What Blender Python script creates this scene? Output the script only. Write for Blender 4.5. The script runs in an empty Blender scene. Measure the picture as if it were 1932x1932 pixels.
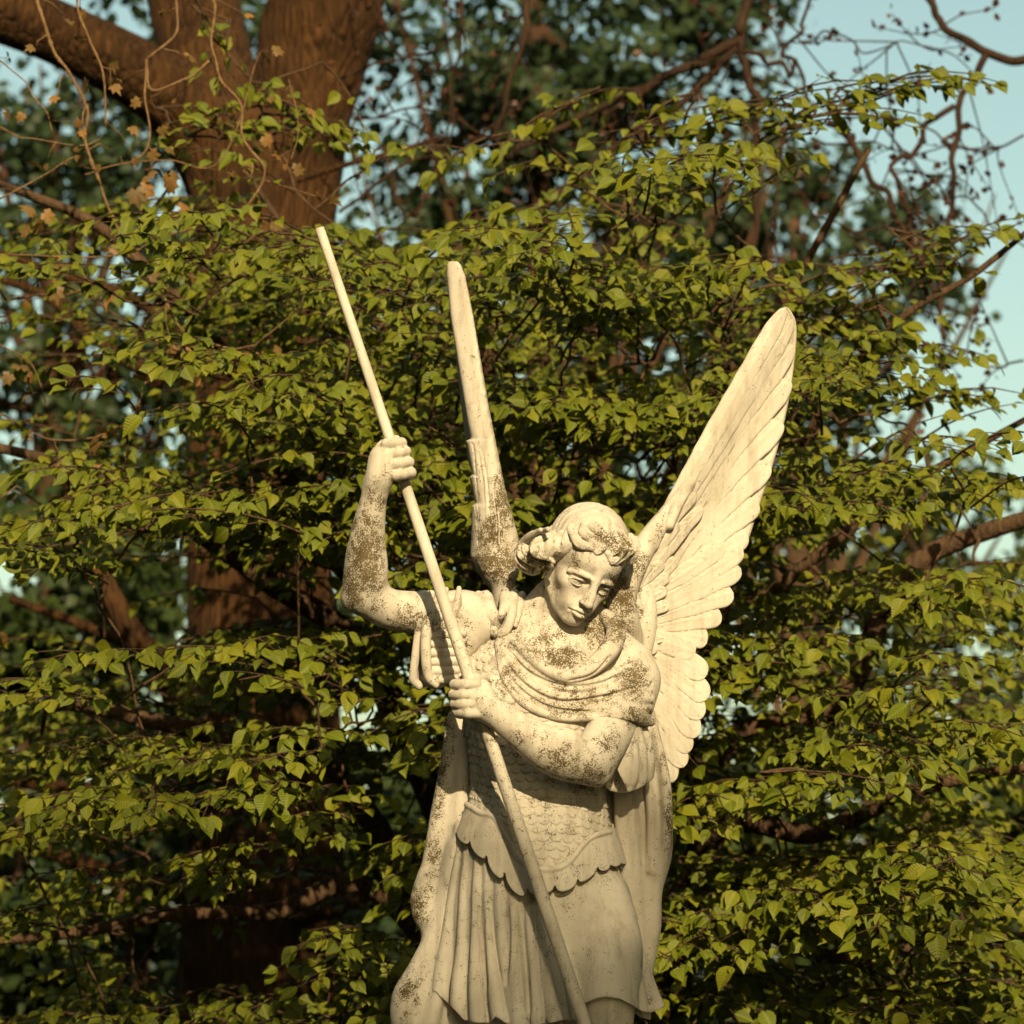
import bpy, math, random
import numpy as np
from mathutils import Vector, Matrix

# ------------------------------------------------------------------ camera, light, exposure
SC = bpy.context.scene
COL = SC.collection
S = 0.00097                       # metres per layout unit (1/1932 of the picture's width at the statue)
CAM_D, CAM_Z, PITCH = 6.0, 1.65, math.radians(8.0)
LENS = 24.0 * (CAM_D / math.cos(PITCH)) / (1932 * S)
cam_data = bpy.data.cameras.new('camera')
cam = bpy.data.objects.new('camera', cam_data)
COL.objects.link(cam)
cam.location = (0, -CAM_D, CAM_Z)
cam.rotation_euler = (math.pi / 2 + PITCH, 0, 0)
cam_data.sensor_width = 24.0
cam_data.sensor_fit = 'HORIZONTAL'
cam_data.lens = LENS
cam_data.clip_end = 2000
cam_data.dof.use_dof = True
cam_data.dof.focus_distance = 5.98
cam_data.dof.aperture_fstop = 4.3
cam_data.dof.aperture_blades = 0
SC.camera = cam

SUN_AZ, SUN_EL = math.radians(9), math.radians(28)    # azimuth to the right of the camera, behind it
world = bpy.data.worlds.new('World')
SC.world = world
world.use_nodes = True
_n, _l = world.node_tree.nodes, world.node_tree.links
sky = _n.new('ShaderNodeTexSky')
sky.sky_type = 'NISHITA'
sky.sun_disc = False
sky.sun_elevation = SUN_EL
sky.sun_rotation = math.pi - SUN_AZ
sky.air_density = 1.0
sky.dust_density = 3.0
sky.ozone_density = 1.0
_bg = _n['Background']
_bg.inputs['Strength'].default_value = 0.095
_tint = _n.new('ShaderNodeMixRGB')                 # hazy evening air: a little less blue
_tint.blend_type = 'MULTIPLY'
_tint.inputs['Fac'].default_value = 1.0
_tint.inputs['Color2'].default_value = (1.40, 1.38, 0.93, 1)
_l.new(sky.outputs[0], _tint.inputs['Color1'])
_l.new(_tint.outputs[0], _bg.inputs['Color'])

sun_data = bpy.data.lights.new('sun', 'SUN')
sun_data.energy = 5.0
sun_data.angle = math.radians(0.53)
sun_data.color = (1.0, 0.80, 0.47)
sun = bpy.data.objects.new('sun', sun_data)
COL.objects.link(sun)
SUN_DIR = Vector((math.sin(SUN_AZ) * math.cos(SUN_EL), -math.cos(SUN_AZ) * math.cos(SUN_EL), math.sin(SUN_EL)))
sun.rotation_euler = SUN_DIR.to_track_quat('Z', 'Y').to_euler()
sun.location = SUN_DIR * 40

SC.view_settings.view_transform = 'Standard'
SC.view_settings.look = 'None'
SC.view_settings.exposure = 0.62
SC.view_settings.gamma = 1.0

# ------------------------------------------------------------------ layout helpers
_cp, _sp = math.cos(PITCH), math.sin(PITCH)


def P(u, v, w=0.0):
    """World point seen at (u, v) of a 1932 x 1932 picture, w layout units behind the statue's plane Y = 0."""
    k = 24.0 / 1932 / LENS
    cx, cy = (u - 966) * k, -(v - 966) * k
    d = np.array([cx, _cp - cy * _sp, _sp + cy * _cp])
    t = (CAM_D + w * S) / d[1]
    return np.array([0, -CAM_D, CAM_Z]) + d * t


def PY(u, v, y):
    return P(u, v, y / S)


def UV(p):
    """Inverse of P for arrays (..., 3): picture u, v."""
    x = p[..., 0]
    yy = p[..., 1] + CAM_D
    zz = p[..., 2] - CAM_Z
    dep = yy * _cp + zz * _sp
    up = -yy * _sp + zz * _cp
    k = 24.0 / 1932 / LENS
    return 966 + x / dep / k, 966 - up / dep / k
# ------------------------------------------------------------------ carving engine: a signed distance grid and its surface
class Vol:
    def __init__(self, lo, hi, h):
        self.lo = np.array(lo, float)
        self.h = h
        self.n = np.maximum(4, np.ceil((np.array(hi) - self.lo) / h).astype(int) + 1)
        self.a = np.full(tuple(self.n), 0.06, np.float32)

    def box(self, lo, hi):
        i0 = np.clip(np.floor((np.array(lo) - self.lo) / self.h).astype(int), 0, self.n)
        i1 = np.clip(np.ceil((np.array(hi) - self.lo) / self.h).astype(int) + 1, 0, self.n)
        if (i1 <= i0).any():
            return None, None
        sl = tuple(slice(int(a), int(b)) for a, b in zip(i0, i1))
        ax = [(self.lo[k] + self.h * np.arange(i0[k], i1[k])).astype(np.float32) for k in range(3)]
        return sl, (ax[0][:, None, None], ax[1][None, :, None], ax[2][None, None, :])

    def put(self, sl, d, k, op):
        a = self.a[sl]
        if op == 'u':
            if k > 0:
                h = np.maximum(k - np.abs(a - d), 0)
                self.a[sl] = np.minimum(a, d) - h * h * (0.25 / k)
            else:
                self.a[sl] = np.minimum(a, d)
        elif op == 's':
            d = -d
            if k > 0:
                h = np.maximum(k - np.abs(a - d), 0)
                self.a[sl] = np.maximum(a, d) + h * h * (0.25 / k)
            else:
                self.a[sl] = np.maximum(a, d)
        elif op == 'i':
            self.a[sl] = np.maximum(a, d)

    def ell(self, c, r, rot=None, k=0.004, op='u'):
        c = np.asarray(c, float)
        r = np.asarray(r, float) * np.ones(3)
        m = r.max() + k * 1.2 + 2 * self.h
        sl, ax = self.box(c - m, c + m)
        if sl is None:
            return
        X, Y, Z = (ax[i] - c[i] for i in range(3))
        if rot is not None:
            X, Y, Z = (rot[0][i] * X + rot[1][i] * Y + rot[2][i] * Z for i in range(3))
        k0 = np.sqrt((X / r[0]) ** 2 + (Y / r[1]) ** 2 + (Z / r[2]) ** 2)
        k1 = np.sqrt((X / r[0] ** 2) ** 2 + (Y / r[1] ** 2) ** 2 + (Z / r[2] ** 2) ** 2) + 1e-9
        self.put(sl, (k0 * (k0 - 1) / k1).astype(np.float32), k, op)

    def tube(self, pts, rad, k=0.004, op='u', sub=6, smooth=True, sc=None):
        """A round limb or fold along a curve with a changing radius; sc stretches its section along the axes."""
        pts = np.asarray(pts, float)
        rad = np.asarray(rad, float) * np.ones(len(pts))
        if smooth and len(pts) > 2:
            pr = spline(np.column_stack([pts, rad]), sub)
            pts, rad = pr[:, :3], np.maximum(pr[:, 3], 1e-5)
        q = np.ones(3) if sc is None else np.asarray(sc, float)
        m = (rad.max() * q).max() + k * 1.2 + 2 * self.h
        sl, ax = self.box(pts.min(0) - m, pts.max(0) + m)
        if sl is None:
            return
        d = np.full(self.a[sl].shape, 1.0, np.float32)
        o = np.array([s.start for s in sl])
        for i in range(len(pts) - 1):
            a, b, ra, rb = pts[i], pts[i + 1], rad[i], rad[i + 1]
            mm = max(ra, rb) * q + k * 1.2 + 2 * self.h
            s2, ax2 = self.box(np.minimum(a, b) - mm, np.maximum(a, b) + mm)
            if s2 is None:
                continue
            loc = tuple(slice(max(0, s2[j].start - o[j]), s2[j].stop - o[j]) for j in range(3))
            if any(s2[j].start < sl[j].start or s2[j].stop > sl[j].stop for j in range(3)):
                lo2 = [max(s2[j].start, sl[j].start) for j in range(3)]
                hi2 = [min(s2[j].stop, sl[j].stop) for j in range(3)]
                if any(h_ <= l_ for l_, h_ in zip(lo2, hi2)):
                    continue
                loc = tuple(slice(lo2[j] - o[j], hi2[j] - o[j]) for j in range(3))
                f = [(self.lo[j] + self.h * np.arange(lo2[j], hi2[j])).astype(np.float32) for j in range(3)]
                ax2 = (f[0][:, None, None], f[1][None, :, None], f[2][None, None, :])
            A, B = a / q, b / q
            ab = B - A
            L2 = float(ab @ ab) + 1e-12
            X, Y, Z = (ax2[j] / np.float32(q[j]) - np.float32(A[j]) for j in range(3))
            t = np.clip((X * ab[0] + Y * ab[1] + Z * ab[2]) / L2, 0, 1)
            e = np.sqrt((X - t * ab[0]) ** 2 + (Y - t * ab[1]) ** 2 + (Z - t * ab[2]) ** 2) - (ra + (rb - ra) * t)
            d[loc] = np.minimum(d[loc], (e * q.min()).astype(np.float32))
        self.put(sl, d, k, op)

    def grid(self):
        sl, ax = self.box(self.lo, self.lo + self.h * (self.n - 1))
        return sl, ax

    def mesh(self):
        return nets(self.a, self.lo, self.h)


def spline(p, sub):
    """Catmull-Rom through the rows of p."""
    p = np.asarray(p, float)
    q = np.vstack([2 * p[0] - p[1], p, 2 * p[-1] - p[-2]])
    out = []
    for i in range(1, len(q) - 2):
        for j in range(sub):
            t = j / sub
            out.append(0.5 * (2 * q[i] + (q[i + 1] - q[i - 1]) * t + (2 * q[i - 1] - 5 * q[i] + 4 * q[i + 1] - q[i + 2]) * t * t
                              + (3 * q[i] - q[i - 1] - 3 * q[i + 1] + q[i + 2]) * t ** 3))
    out.append(p[-1])
    return np.array(out)


def nets(a, lo, h):
    """Surface nets: one vertex per crossed cell, one quad per crossed edge."""
    a = a.copy()
    for k in range(3):
        for e in (0, -1):
            ix = [slice(None)] * 3
            ix[k] = e
            a[tuple(ix)] = np.maximum(a[tuple(ix)], 0.5 * h)
    ins = a < 0
    cnt = np.zeros(tuple(np.array(a.shape) - 1), np.uint8)
    for i in (0, 1):
        for j in (0, 1):
            for k in (0, 1):
                cnt += ins[i:a.shape[0] - 1 + i, j:a.shape[1] - 1 + j, k:a.shape[2] - 1 + k]
    cells = np.argwhere((cnt > 0) & (cnt < 8))
    idx = np.full(cnt.shape, -1, np.int32)
    idx[tuple(cells.T)] = np.arange(len(cells))
    val = {}
    for i in (0, 1):
        for j in (0, 1):
            for k in (0, 1):
                val[i, j, k] = a[cells[:, 0] + i, cells[:, 1] + j, cells[:, 2] + k]
    acc = np.zeros((len(cells), 3))
    num = np.zeros(len(cells))
    cor = list(val)
    for c0 in cor:
        for k in range(3):
            if c0[k]:
                continue
            c1 = tuple(c0[m] + (m == k) for m in range(3))
            v0, v1 = val[c0], val[c1]
            x = (v0 < 0) != (v1 < 0)
            t = np.where(x, v0 / np.where(x, v0 - v1, 1), 0)
            for m in range(3):
                acc[:, m] += x * (c0[m] + (t if m == k else 0))
            num += x
    vts = lo + h * (cells + acc / num[:, None])
    quads = []
    for k in range(3):
        m, n = (k + 1) % 3, (k + 2) % 3
        s0 = [slice(None)] * 3
        s1 = [slice(None)] * 3
        s0[k], s1[k] = slice(0, -1), slice(1, None)
        f = ins[tuple(s0)] != ins[tuple(s1)]
        e = np.argwhere(f)
        e = e[(e[:, m] > 0) & (e[:, n] > 0) & (e[:, m] < a.shape[m] - 1) & (e[:, n] < a.shape[n] - 1)]
        flip = ins[tuple(e.T)]

        def at(dm, dn):
            q = e.copy()
            q[:, m] -= dm
            q[:, n] -= dn
            return idx[tuple(q.T)]
        q = np.stack([at(0, 0), at(1, 0), at(1, 1), at(0, 1)], 1)
        q[~flip] = q[~flip][:, ::-1]
        quads.append(q)
    q = np.vstack(quads)
    q = q[(q >= 0).all(1)]
    return vts, q


def mesh_obj(name, v, f, mat, parent=None, smooth=True, attrs=None, uv=None):
    """Link one mesh object from arrays; f is (n, 3) or (n, 4)."""
    v = np.asarray(v, np.float32)
    f = np.asarray(f, np.int32)
    me = bpy.data.meshes.new(name)
    me.vertices.add(len(v))
    me.vertices.foreach_set('co', v.ravel())
    k = f.shape[1]
    me.loops.add(f.size)
    me.loops.foreach_set('vertex_index', f.ravel())
    me.polygons.add(len(f))
    me.polygons.foreach_set('loop_start', np.arange(0, f.size, k, dtype=np.int32))
    me.polygons.foreach_set('loop_total', np.full(len(f), k, np.int32))
    me.polygons.foreach_set('use_smooth', np.full(len(f), smooth, bool))
    if uv is not None:
        lay = me.uv_layers.new(name='UVMap')
        lay.data.foreach_set('uv', np.asarray(uv, np.float32)[f.ravel()].ravel())
    for an, av in (attrs or {}).items():
        at = me.attributes.new(an, 'FLOAT', 'POINT')
        at.data.foreach_set('value', np.asarray(av, np.float32))
    me.update(calc_edges=True)
    me.validate()
    if mat:
        me.materials.append(mat)
    o = bpy.data.objects.new(name, me)
    COL.objects.link(o)
    if parent is not None:
        o.parent = parent
        o.matrix_parent_inverse = Matrix.Translation(parent.location).inverted()
    return o


def thing(name, label, cat, loc=(0, 0, 0), group=None):
    o = bpy.data.objects.new(name, None)
    COL.objects.link(o)
    o.location = loc
    o.empty_display_size = 0.1
    tag(o, label, cat, group)
    return o


def tag(o, label=None, cat=None, group=None, kind=None):
    if label:
        o['label'] = label
    if cat:
        o['category'] = cat
    if group:
        o['group'] = group
    if kind:
        o['kind'] = kind
    return o


class MB:
    """Collects swept tubes and free quads into one mesh."""
    def __init__(self):
        self.v, self.f, self.n = [], [], 0

    def add(self, v, f):
        self.v.append(np.asarray(v, float))
        self.f.append(np.asarray(f, int) + self.n)
        self.n += len(v)

    def tube(self, pts, rad, seg=8, cap=True, squash=None):
        pts = np.asarray(pts, float)
        rad = np.asarray(rad, float) * np.ones(len(pts))
        t = np.gradient(pts, axis=0)
        t /= np.linalg.norm(t, axis=1)[:, None] + 1e-12
        up = np.array([0, 0, 1.0]) if abs(t[0][2]) < 0.9 else np.array([1.0, 0, 0])
        rings = []
        a = np.arange(seg) * 2 * math.pi / seg
        for i in range(len(pts)):
            x = np.cross(t[i], up)
            x /= np.linalg.norm(x) + 1e-12
            y = np.cross(x, t[i])
            up = y
            rings.append(pts[i] + rad[i] * (np.cos(a)[:, None] * x + np.sin(a)[:, None] * y))
        n = len(pts)
        v = np.vstack(rings)
        i, j = np.meshgrid(np.arange(n - 1), np.arange(seg), indexing='ij')
        j2 = (j + 1) % seg
        f = np.stack([i * seg + j, (i + 1) * seg + j, (i + 1) * seg + j2, i * seg + j2], -1).reshape(-1, 4)
        if cap:
            v = np.vstack([v, pts[:1], pts[-1:]])
            j = np.arange(seg)
            j2 = (j + 1) % seg
            c0, c1 = n * seg, n * seg + 1
            f0 = np.stack([np.full(seg, c0), j, j2, np.full(seg, c0)], 1)
            f1 = np.stack([np.full(seg, c1), (n - 1) * seg + j2, (n - 1) * seg + j, np.full(seg, c1)], 1)
            self.caps = getattr(self, 'caps', [])
            self.caps += [(f0[:, :3] + self.n), (f1[:, :3] + self.n)]
        self.add(v, f)

    def build(self, name, mat, parent=None, smooth=True, attrs=None):
        v = np.vstack(self.v)
        f = np.vstack(self.f)
        caps = getattr(self, 'caps', None)
        if caps:
            c = np.vstack(caps)
            me = bpy.data.meshes.new(name)
            nf, nc = len(f), len(c)
            me.vertices.add(len(v))
            me.vertices.foreach_set('co', v.astype(np.float32).ravel())
            me.loops.add(nf * 4 + nc * 3)
            me.loops.foreach_set('vertex_index', np.concatenate([f.ravel(), c.ravel()]).astype(np.int32))
            me.polygons.add(nf + nc)
            me.polygons.foreach_set('loop_start', np.concatenate([np.arange(nf) * 4, nf * 4 + np.arange(nc) * 3]).astype(np.int32))
            me.polygons.foreach_set('loop_total', np.concatenate([np.full(nf, 4), np.full(nc, 3)]).astype(np.int32))
            me.polygons.foreach_set('use_smooth', np.full(nf + nc, smooth, bool))
            for an, av in (attrs or {}).items():
                at = me.attributes.new(an, 'FLOAT', 'POINT')
                at.data.foreach_set('value', np.asarray(av, np.float32))
            me.update(calc_edges=True)
            if mat:
                me.materials.append(mat)
            o = bpy.data.objects.new(name, me)
            COL.objects.link(o)
            if parent is not None:
                o.parent = parent
                o.matrix_parent_inverse = Matrix.Translation(parent.location).inverted()
            return o
        return mesh_obj(name, v, f, mat, parent, smooth, attrs)
# ------------------------------------------------------------------ the statue's head, carved in its own frame (x right, y back, z up)
def rot_ypr(y, p, r):
    y, p, r = np.radians([y, p, r])
    cy, sy, cp, sp, cr, sr = np.cos(y), np.sin(y), np.cos(p), np.sin(p), np.cos(r), np.sin(r)
    return (np.array([[cr, 0, sr], [0, 1, 0], [-sr, 0, cr]]) @ np.array([[cy, -sy, 0], [sy, cy, 0], [0, 0, 1]])
            @ np.array([[1, 0, 0], [0, cp, -sp], [0, sp, cp]]))


HEAD_M = rot_ypr(24, 18, 20)
CAM_AX = np.array([[1, 0, 0], [0, _cp, _sp], [0, -_sp, _cp]]).T
HEAD_R = CAM_AX @ HEAD_M
HEAD_UV = (1094.6, 1076.8)
HEAD_O = P(HEAD_UV[0], HEAD_UV[1], -40)


def hp(u, v, ly):
    """Head-frame point seen at (u, v) whose local depth is ly (layout units)."""
    du, dz = u - HEAD_UV[0], -(v - HEAD_UV[1])
    c = HEAD_M[:, 1]
    w = (ly - c[0] * du - c[2] * dz) / c[1]
    return HEAD_M.T @ np.array([du, w, dz])


def hz(x, y, ly):
    """The same for a point of an enlarged crop of the head (crop pixels)."""
    return hp(922.4 + .1736 * x, 922.4 + .1736 * y, ly)


def head_to_world(v):
    return HEAD_O + v @ HEAD_R.T


class HV(Vol):
    """A volume in layout units (scaled to metres)."""
    def E(self, c, r, k=4, op='u', rot=None):
        self.ell(np.array(c) * S, np.array(r, float) * np.ones(3) * S, rot, k * S, op)

    def T(self, pts, r, k=4, op='u', sub=6, smooth=True, sc=None):
        self.tube(np.array(pts, float) * S, np.array(r, float) * S, k * S, op, sub, smooth, sc)


def rx(a):
    a = math.radians(a)
    return np.array([[1, 0, 0], [0, math.cos(a), -math.sin(a)], [0, math.sin(a), math.cos(a)]])


def rz(a):
    a = math.radians(a)
    return np.array([[math.cos(a), -math.sin(a), 0], [math.sin(a), math.cos(a), 0], [0, 0, 1]])


def carve_head(h):
    g = HV(np.array([-85, -112, -135]) * S, np.array([85, 110, 130]) * S, h * S)
    g.E((0, 14, 42), (64, 82, 70), 4)                       # skull
    g.E((0, -12, 2), (52, 62, 72), 12)                      # face
    g.E((0, -8, 42), (60, 73, 44), 14)                      # forehead
    for s in (-1, 1):
        g.T([(s * 45, 8, -30), (s * 39, -2, -47), (s * 24, -34, -66), (s * 10, -58, -73)], (10, 10, 11, 11), 14)
        g.E((s * 34, -42, -11), (18, 22, 16), 14)           # cheekbone
        g.E((s * 21, -52, -38), (16, 18, 22), 16)           # cheek
    g.E((0, -30, -50), (35, 40, 27), 14)
    g.E((0, -66, -68), (15, 15, 14), 14)                    # chin
    g.E((0, -62, -46), (25, 22, 20), 12)                    # mouth mound
    for s in (-1, 1):                                       # brow ridge
        g.T([(s * 7, -77, 15), (s * 20, -75, 18.5), (s * 36, -66, 17), (s * 47, -52, 10)], (5, 5.4, 5, 4), 5)
        g.E((s * 28, -78, 5.0), (18, 15, 9.5), 4, 's', rz(s * 18))
        g.E((s * 15, -81, 7), (7.5, 10, 9), 6, 's')
    g.T([(0, -73, 32), (0, -77, 20), (0, -83, 5), (0, -90.5, -11), (0, -96.5, -23)], (9, 8.2, 7.4, 7.6, 7.6), 6)   # nose
    g.E((0, -97, -25), (8.2, 7.5, 6.2), 4)
    g.E((0, -86, -18), (12, 10, 14), 8)
    for s in (-1, 1):
        g.E((s * 9.5, -85.5, -26.5), (5, 8.5, 4.6), 5)
        g.T([(s * 3.8, -95, -32.5), (s * 7.5, -88, -33)], (2.4, 2.6), 2, 's')
        g.T([(s * 13.5, -82, -22), (s * 15.5, -80, -28)], (1.6, 1.6), 3, 's')
        g.E((s * 27.5, -55, 2.5), (16, 16, 13.5), 1.2)      # eyeball
        g.T([(s * 13, -67, 1.5), (s * 19, -71, 7.2), (s * 28, -72, 8.2), (s * 37, -67, 5.6), (s * 43, -60, -.2)], (1.7, 2.2, 2.4, 2.1, 1.5), .9)   # upper lid
        g.T([(s * 15, -64, 13), (s * 24, -66.5, 16), (s * 34, -64, 15.5), (s * 43, -57, 10)], (3, 3.4, 3.6, 3.2), 3)       # fold above it
        g.T([(s * 13.5, -66.5, 1), (s * 21, -70, -3.8), (s * 29, -69.6, -5.6), (s * 37, -65.2, -4.6), (s * 43, -59.5, -1.5)], (1.3, 1.6, 1.7, 1.6, 1.2), 2.2)    # lower lid
        g.T([(s * 16, -70, 4.0), (s * 27, -72.4, 5.2), (s * 39, -66, 2.4)], (1.0, 1.4, 1.0), .5, 's')
        g.E((s * 28, -71.4, .6), (2.6, 1.6, 2.8), .8, 's')     # the narrow opening
    g.T([(-20, -74.5, -51.2), (-11, -83, -46), (-4, -88, -43.4), (0, -87.3, -44.2), (4, -88, -43.4), (11, -83, -46), (20, -74.5, -51.2)], (1.4, 3.2, 4.2, 3.8, 4.2, 3.2, 1.4), 2.5)
    g.T([(-16, -76, -51.5), (-8, -83.5, -53.5), (0, -86, -54.5), (8, -83.5, -53.5), (16, -76, -51.5)], (2, 4.4, 5.4, 4.4, 2), 2.5)
    g.T([(-21, -74.5, -52.6), (-11, -86.5, -48.6), (-4, -91, -48.2), (0, -92, -47.4), (4, -91, -48.2), (11, -86.5, -48.6), (21, -74.5, -52.6)], (1.6, 1.6, 1.5, 1.3, 1.5, 1.6, 1.6), 1.2, 's')
    for s in (-1, 1):
        g.E((s * 21, -76, -52.5), (2.0, 3.5, 1.8), 4, 's')
    g.E((0, -84, -61.5), (10, 4, 3), 5, 's')                # dip under the lip
    g.T([(0, -88, -32), (0, -90, -40)], (1.6, 1.9), 3, 's')
    for s in (-1, 1):                                       # ears
        g.E((s * 57, 6, -10), (6, 13, 22), 4, 'u', rz(s * 20))
        g.E((s * 63, 4, -8), (4, 8, 14), 3, 's')
        g.E((s * 57, 2, -29), (5, 7, 8), 3)
    # neck, down into the drapery
    neck = [HEAD_M.T @ ((np.array([HEAD_UV[0] + a - HEAD_UV[0], b + 40, -(c - HEAD_UV[1])]))) for a, b, c in ((-12, -5, 1090), (-30, -2, 1140), (-44, 5, 1200))]
    g.T(neck, (42, 44, 50), 8)
    front = [HEAD_M.T @ np.array([a - HEAD_UV[0], b + 40, -(c - HEAD_UV[1])]) for a, b, c in ((1035, -12, 1088), (1050, -38, 1150), (1062, -42, 1205))]
    g.T(front, (9, 9, 8), 10)                               # neck muscle
    return g


LOCKS = [  # (crop x, crop y, local y) paths of the curls that show, with radius
    ([(1010, 400, -66), (1000, 480, -78), (1060, 520, -86), (1130, 560, -88), (1150, 640, -86)], 9),
    ([(880, 410, -66), (900, 500, -80), (960, 590, -84), (1060, 620, -86), (1120, 650, -84)], 10),
    ([(1160, 470, -74), (1240, 480, -80), (1260, 560, -84), (1220, 640, -86), (1150, 690, -84)], 9),
    ([(1330, 480, -68), (1370, 540, -78), (1380, 620, -80), (1330, 690, -82), (1270, 700, -82)], 10),
    ([(1440, 480, -56), (1470, 560, -66), (1450, 650, -72), (1390, 730, -76), (1310, 790, -78)], 10),
    ([(1530, 510, -40), (1570, 560, -52), (1540, 650, -60), (1480, 710, -66), (1400, 770, -70)], 10),
    ([(1590, 540, -22), (1600, 620, -34), (1570, 700, -44), (1530, 760, -50)], 9),
    ([(1580, 640, -20), (1570, 740, -30), (1545, 800, -34)], 8),
    ([(860, 440, -62), (820, 520, -70), (840, 590, -78), (800, 640, -74), (720, 660, -66)], 9),
    ([(780, 480, -52), (740, 540, -60), (760, 610, -66), (690, 660, -60), (640, 620, -54)], 9),
    ([(700, 500, -42), (660, 550, -50), (650, 620, -52), (690, 680, -54), (770, 690, -58)], 8),
    ([(520, 560, -36), (480, 640, -34), (540, 710, -34), (640, 720, -36), (720, 760, -40)], 11),
    ([(700, 480, -46), (600, 520, -34), (520, 570, -24), (470, 620, -18), (490, 680, -18), (560, 720, -24), (650, 740, -34), (700, 790, -40)], 8),
    ([(640, 440, -30), (540, 480, -20), (450, 540, -8), (400, 600, 0), (410, 670, 0), (470, 725, -6), (560, 765, -16), (640, 800, -26), (690, 850, -32)], 9),
    ([(560, 450, -10), (450, 510, 0), (370, 590, 10), (345, 660, 10), (372, 740, 8), (450, 795, 2), (550, 825, -6), (600, 800, -12)], 9),
    ([(480, 480, 14), (380, 560, 20), (330, 640, 24), (322, 720, 24), (352, 800, 20), (420, 855, 14), (520, 880, 8), (560, 850, 2)], 9),
    ([(345, 700, 32), (334, 780, 32), (372, 860, 28), (450, 912, 22), (545, 905, 14)], 8),
    ([(700, 560, -48), (640, 600, -40), (620, 660, -36), (680, 700, -42), (760, 690, -50)], 7),
    ([(560, 620, -28), (510, 650, -20), (540, 690, -22), (620, 690, -32)], 6),
    ([(560, 620, -34), (590, 690, -38), (680, 700, -44)], 7),
    ([(1080, 410, -70), (1150, 440, -76), (1200, 420, -74)], 7),
    ([(1270, 650, -80), (1290, 740, -80), (1330, 800, -78), (1420, 780, -74)], 7),
    ([(1540, 780, -34), (1560, 700, -40), (1500, 640, -58)], 7),
    ([(930, 560, -80), (860, 640, -80), (800, 700, -74), (700, 740, -60)], 6),
]


BUN, BUN2, BUN3 = hz(465, 705, 38), hz(1500, 640, 0), hz(590, 610, 6)


def head_hit(u, v, lift):
    """Frontmost point of the hair cap and brow along the line of sight, or None."""
    for w in np.arange(-130, 60, 1.0):
        q = HEAD_M.T @ np.array([u - HEAD_UV[0], w + 40, -(v - HEAD_UV[1])])
        for c, r in (((0, 18, 50), (74, 88, 76)), ((0, -8, 42), (60, 73, 44)), ((0, -12, 2), (57, 62, 72)), (BUN, (27, 36, 28)), (BUN3, (24, 36, 26)), (BUN2, (24, 34, 26))):
            if (((q - c) / np.array(r)) ** 2).sum() < 1:
                return HEAD_M.T @ np.array([u - HEAD_UV[0], w + 40 - lift, -(v - HEAD_UV[1])])
    return None


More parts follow.
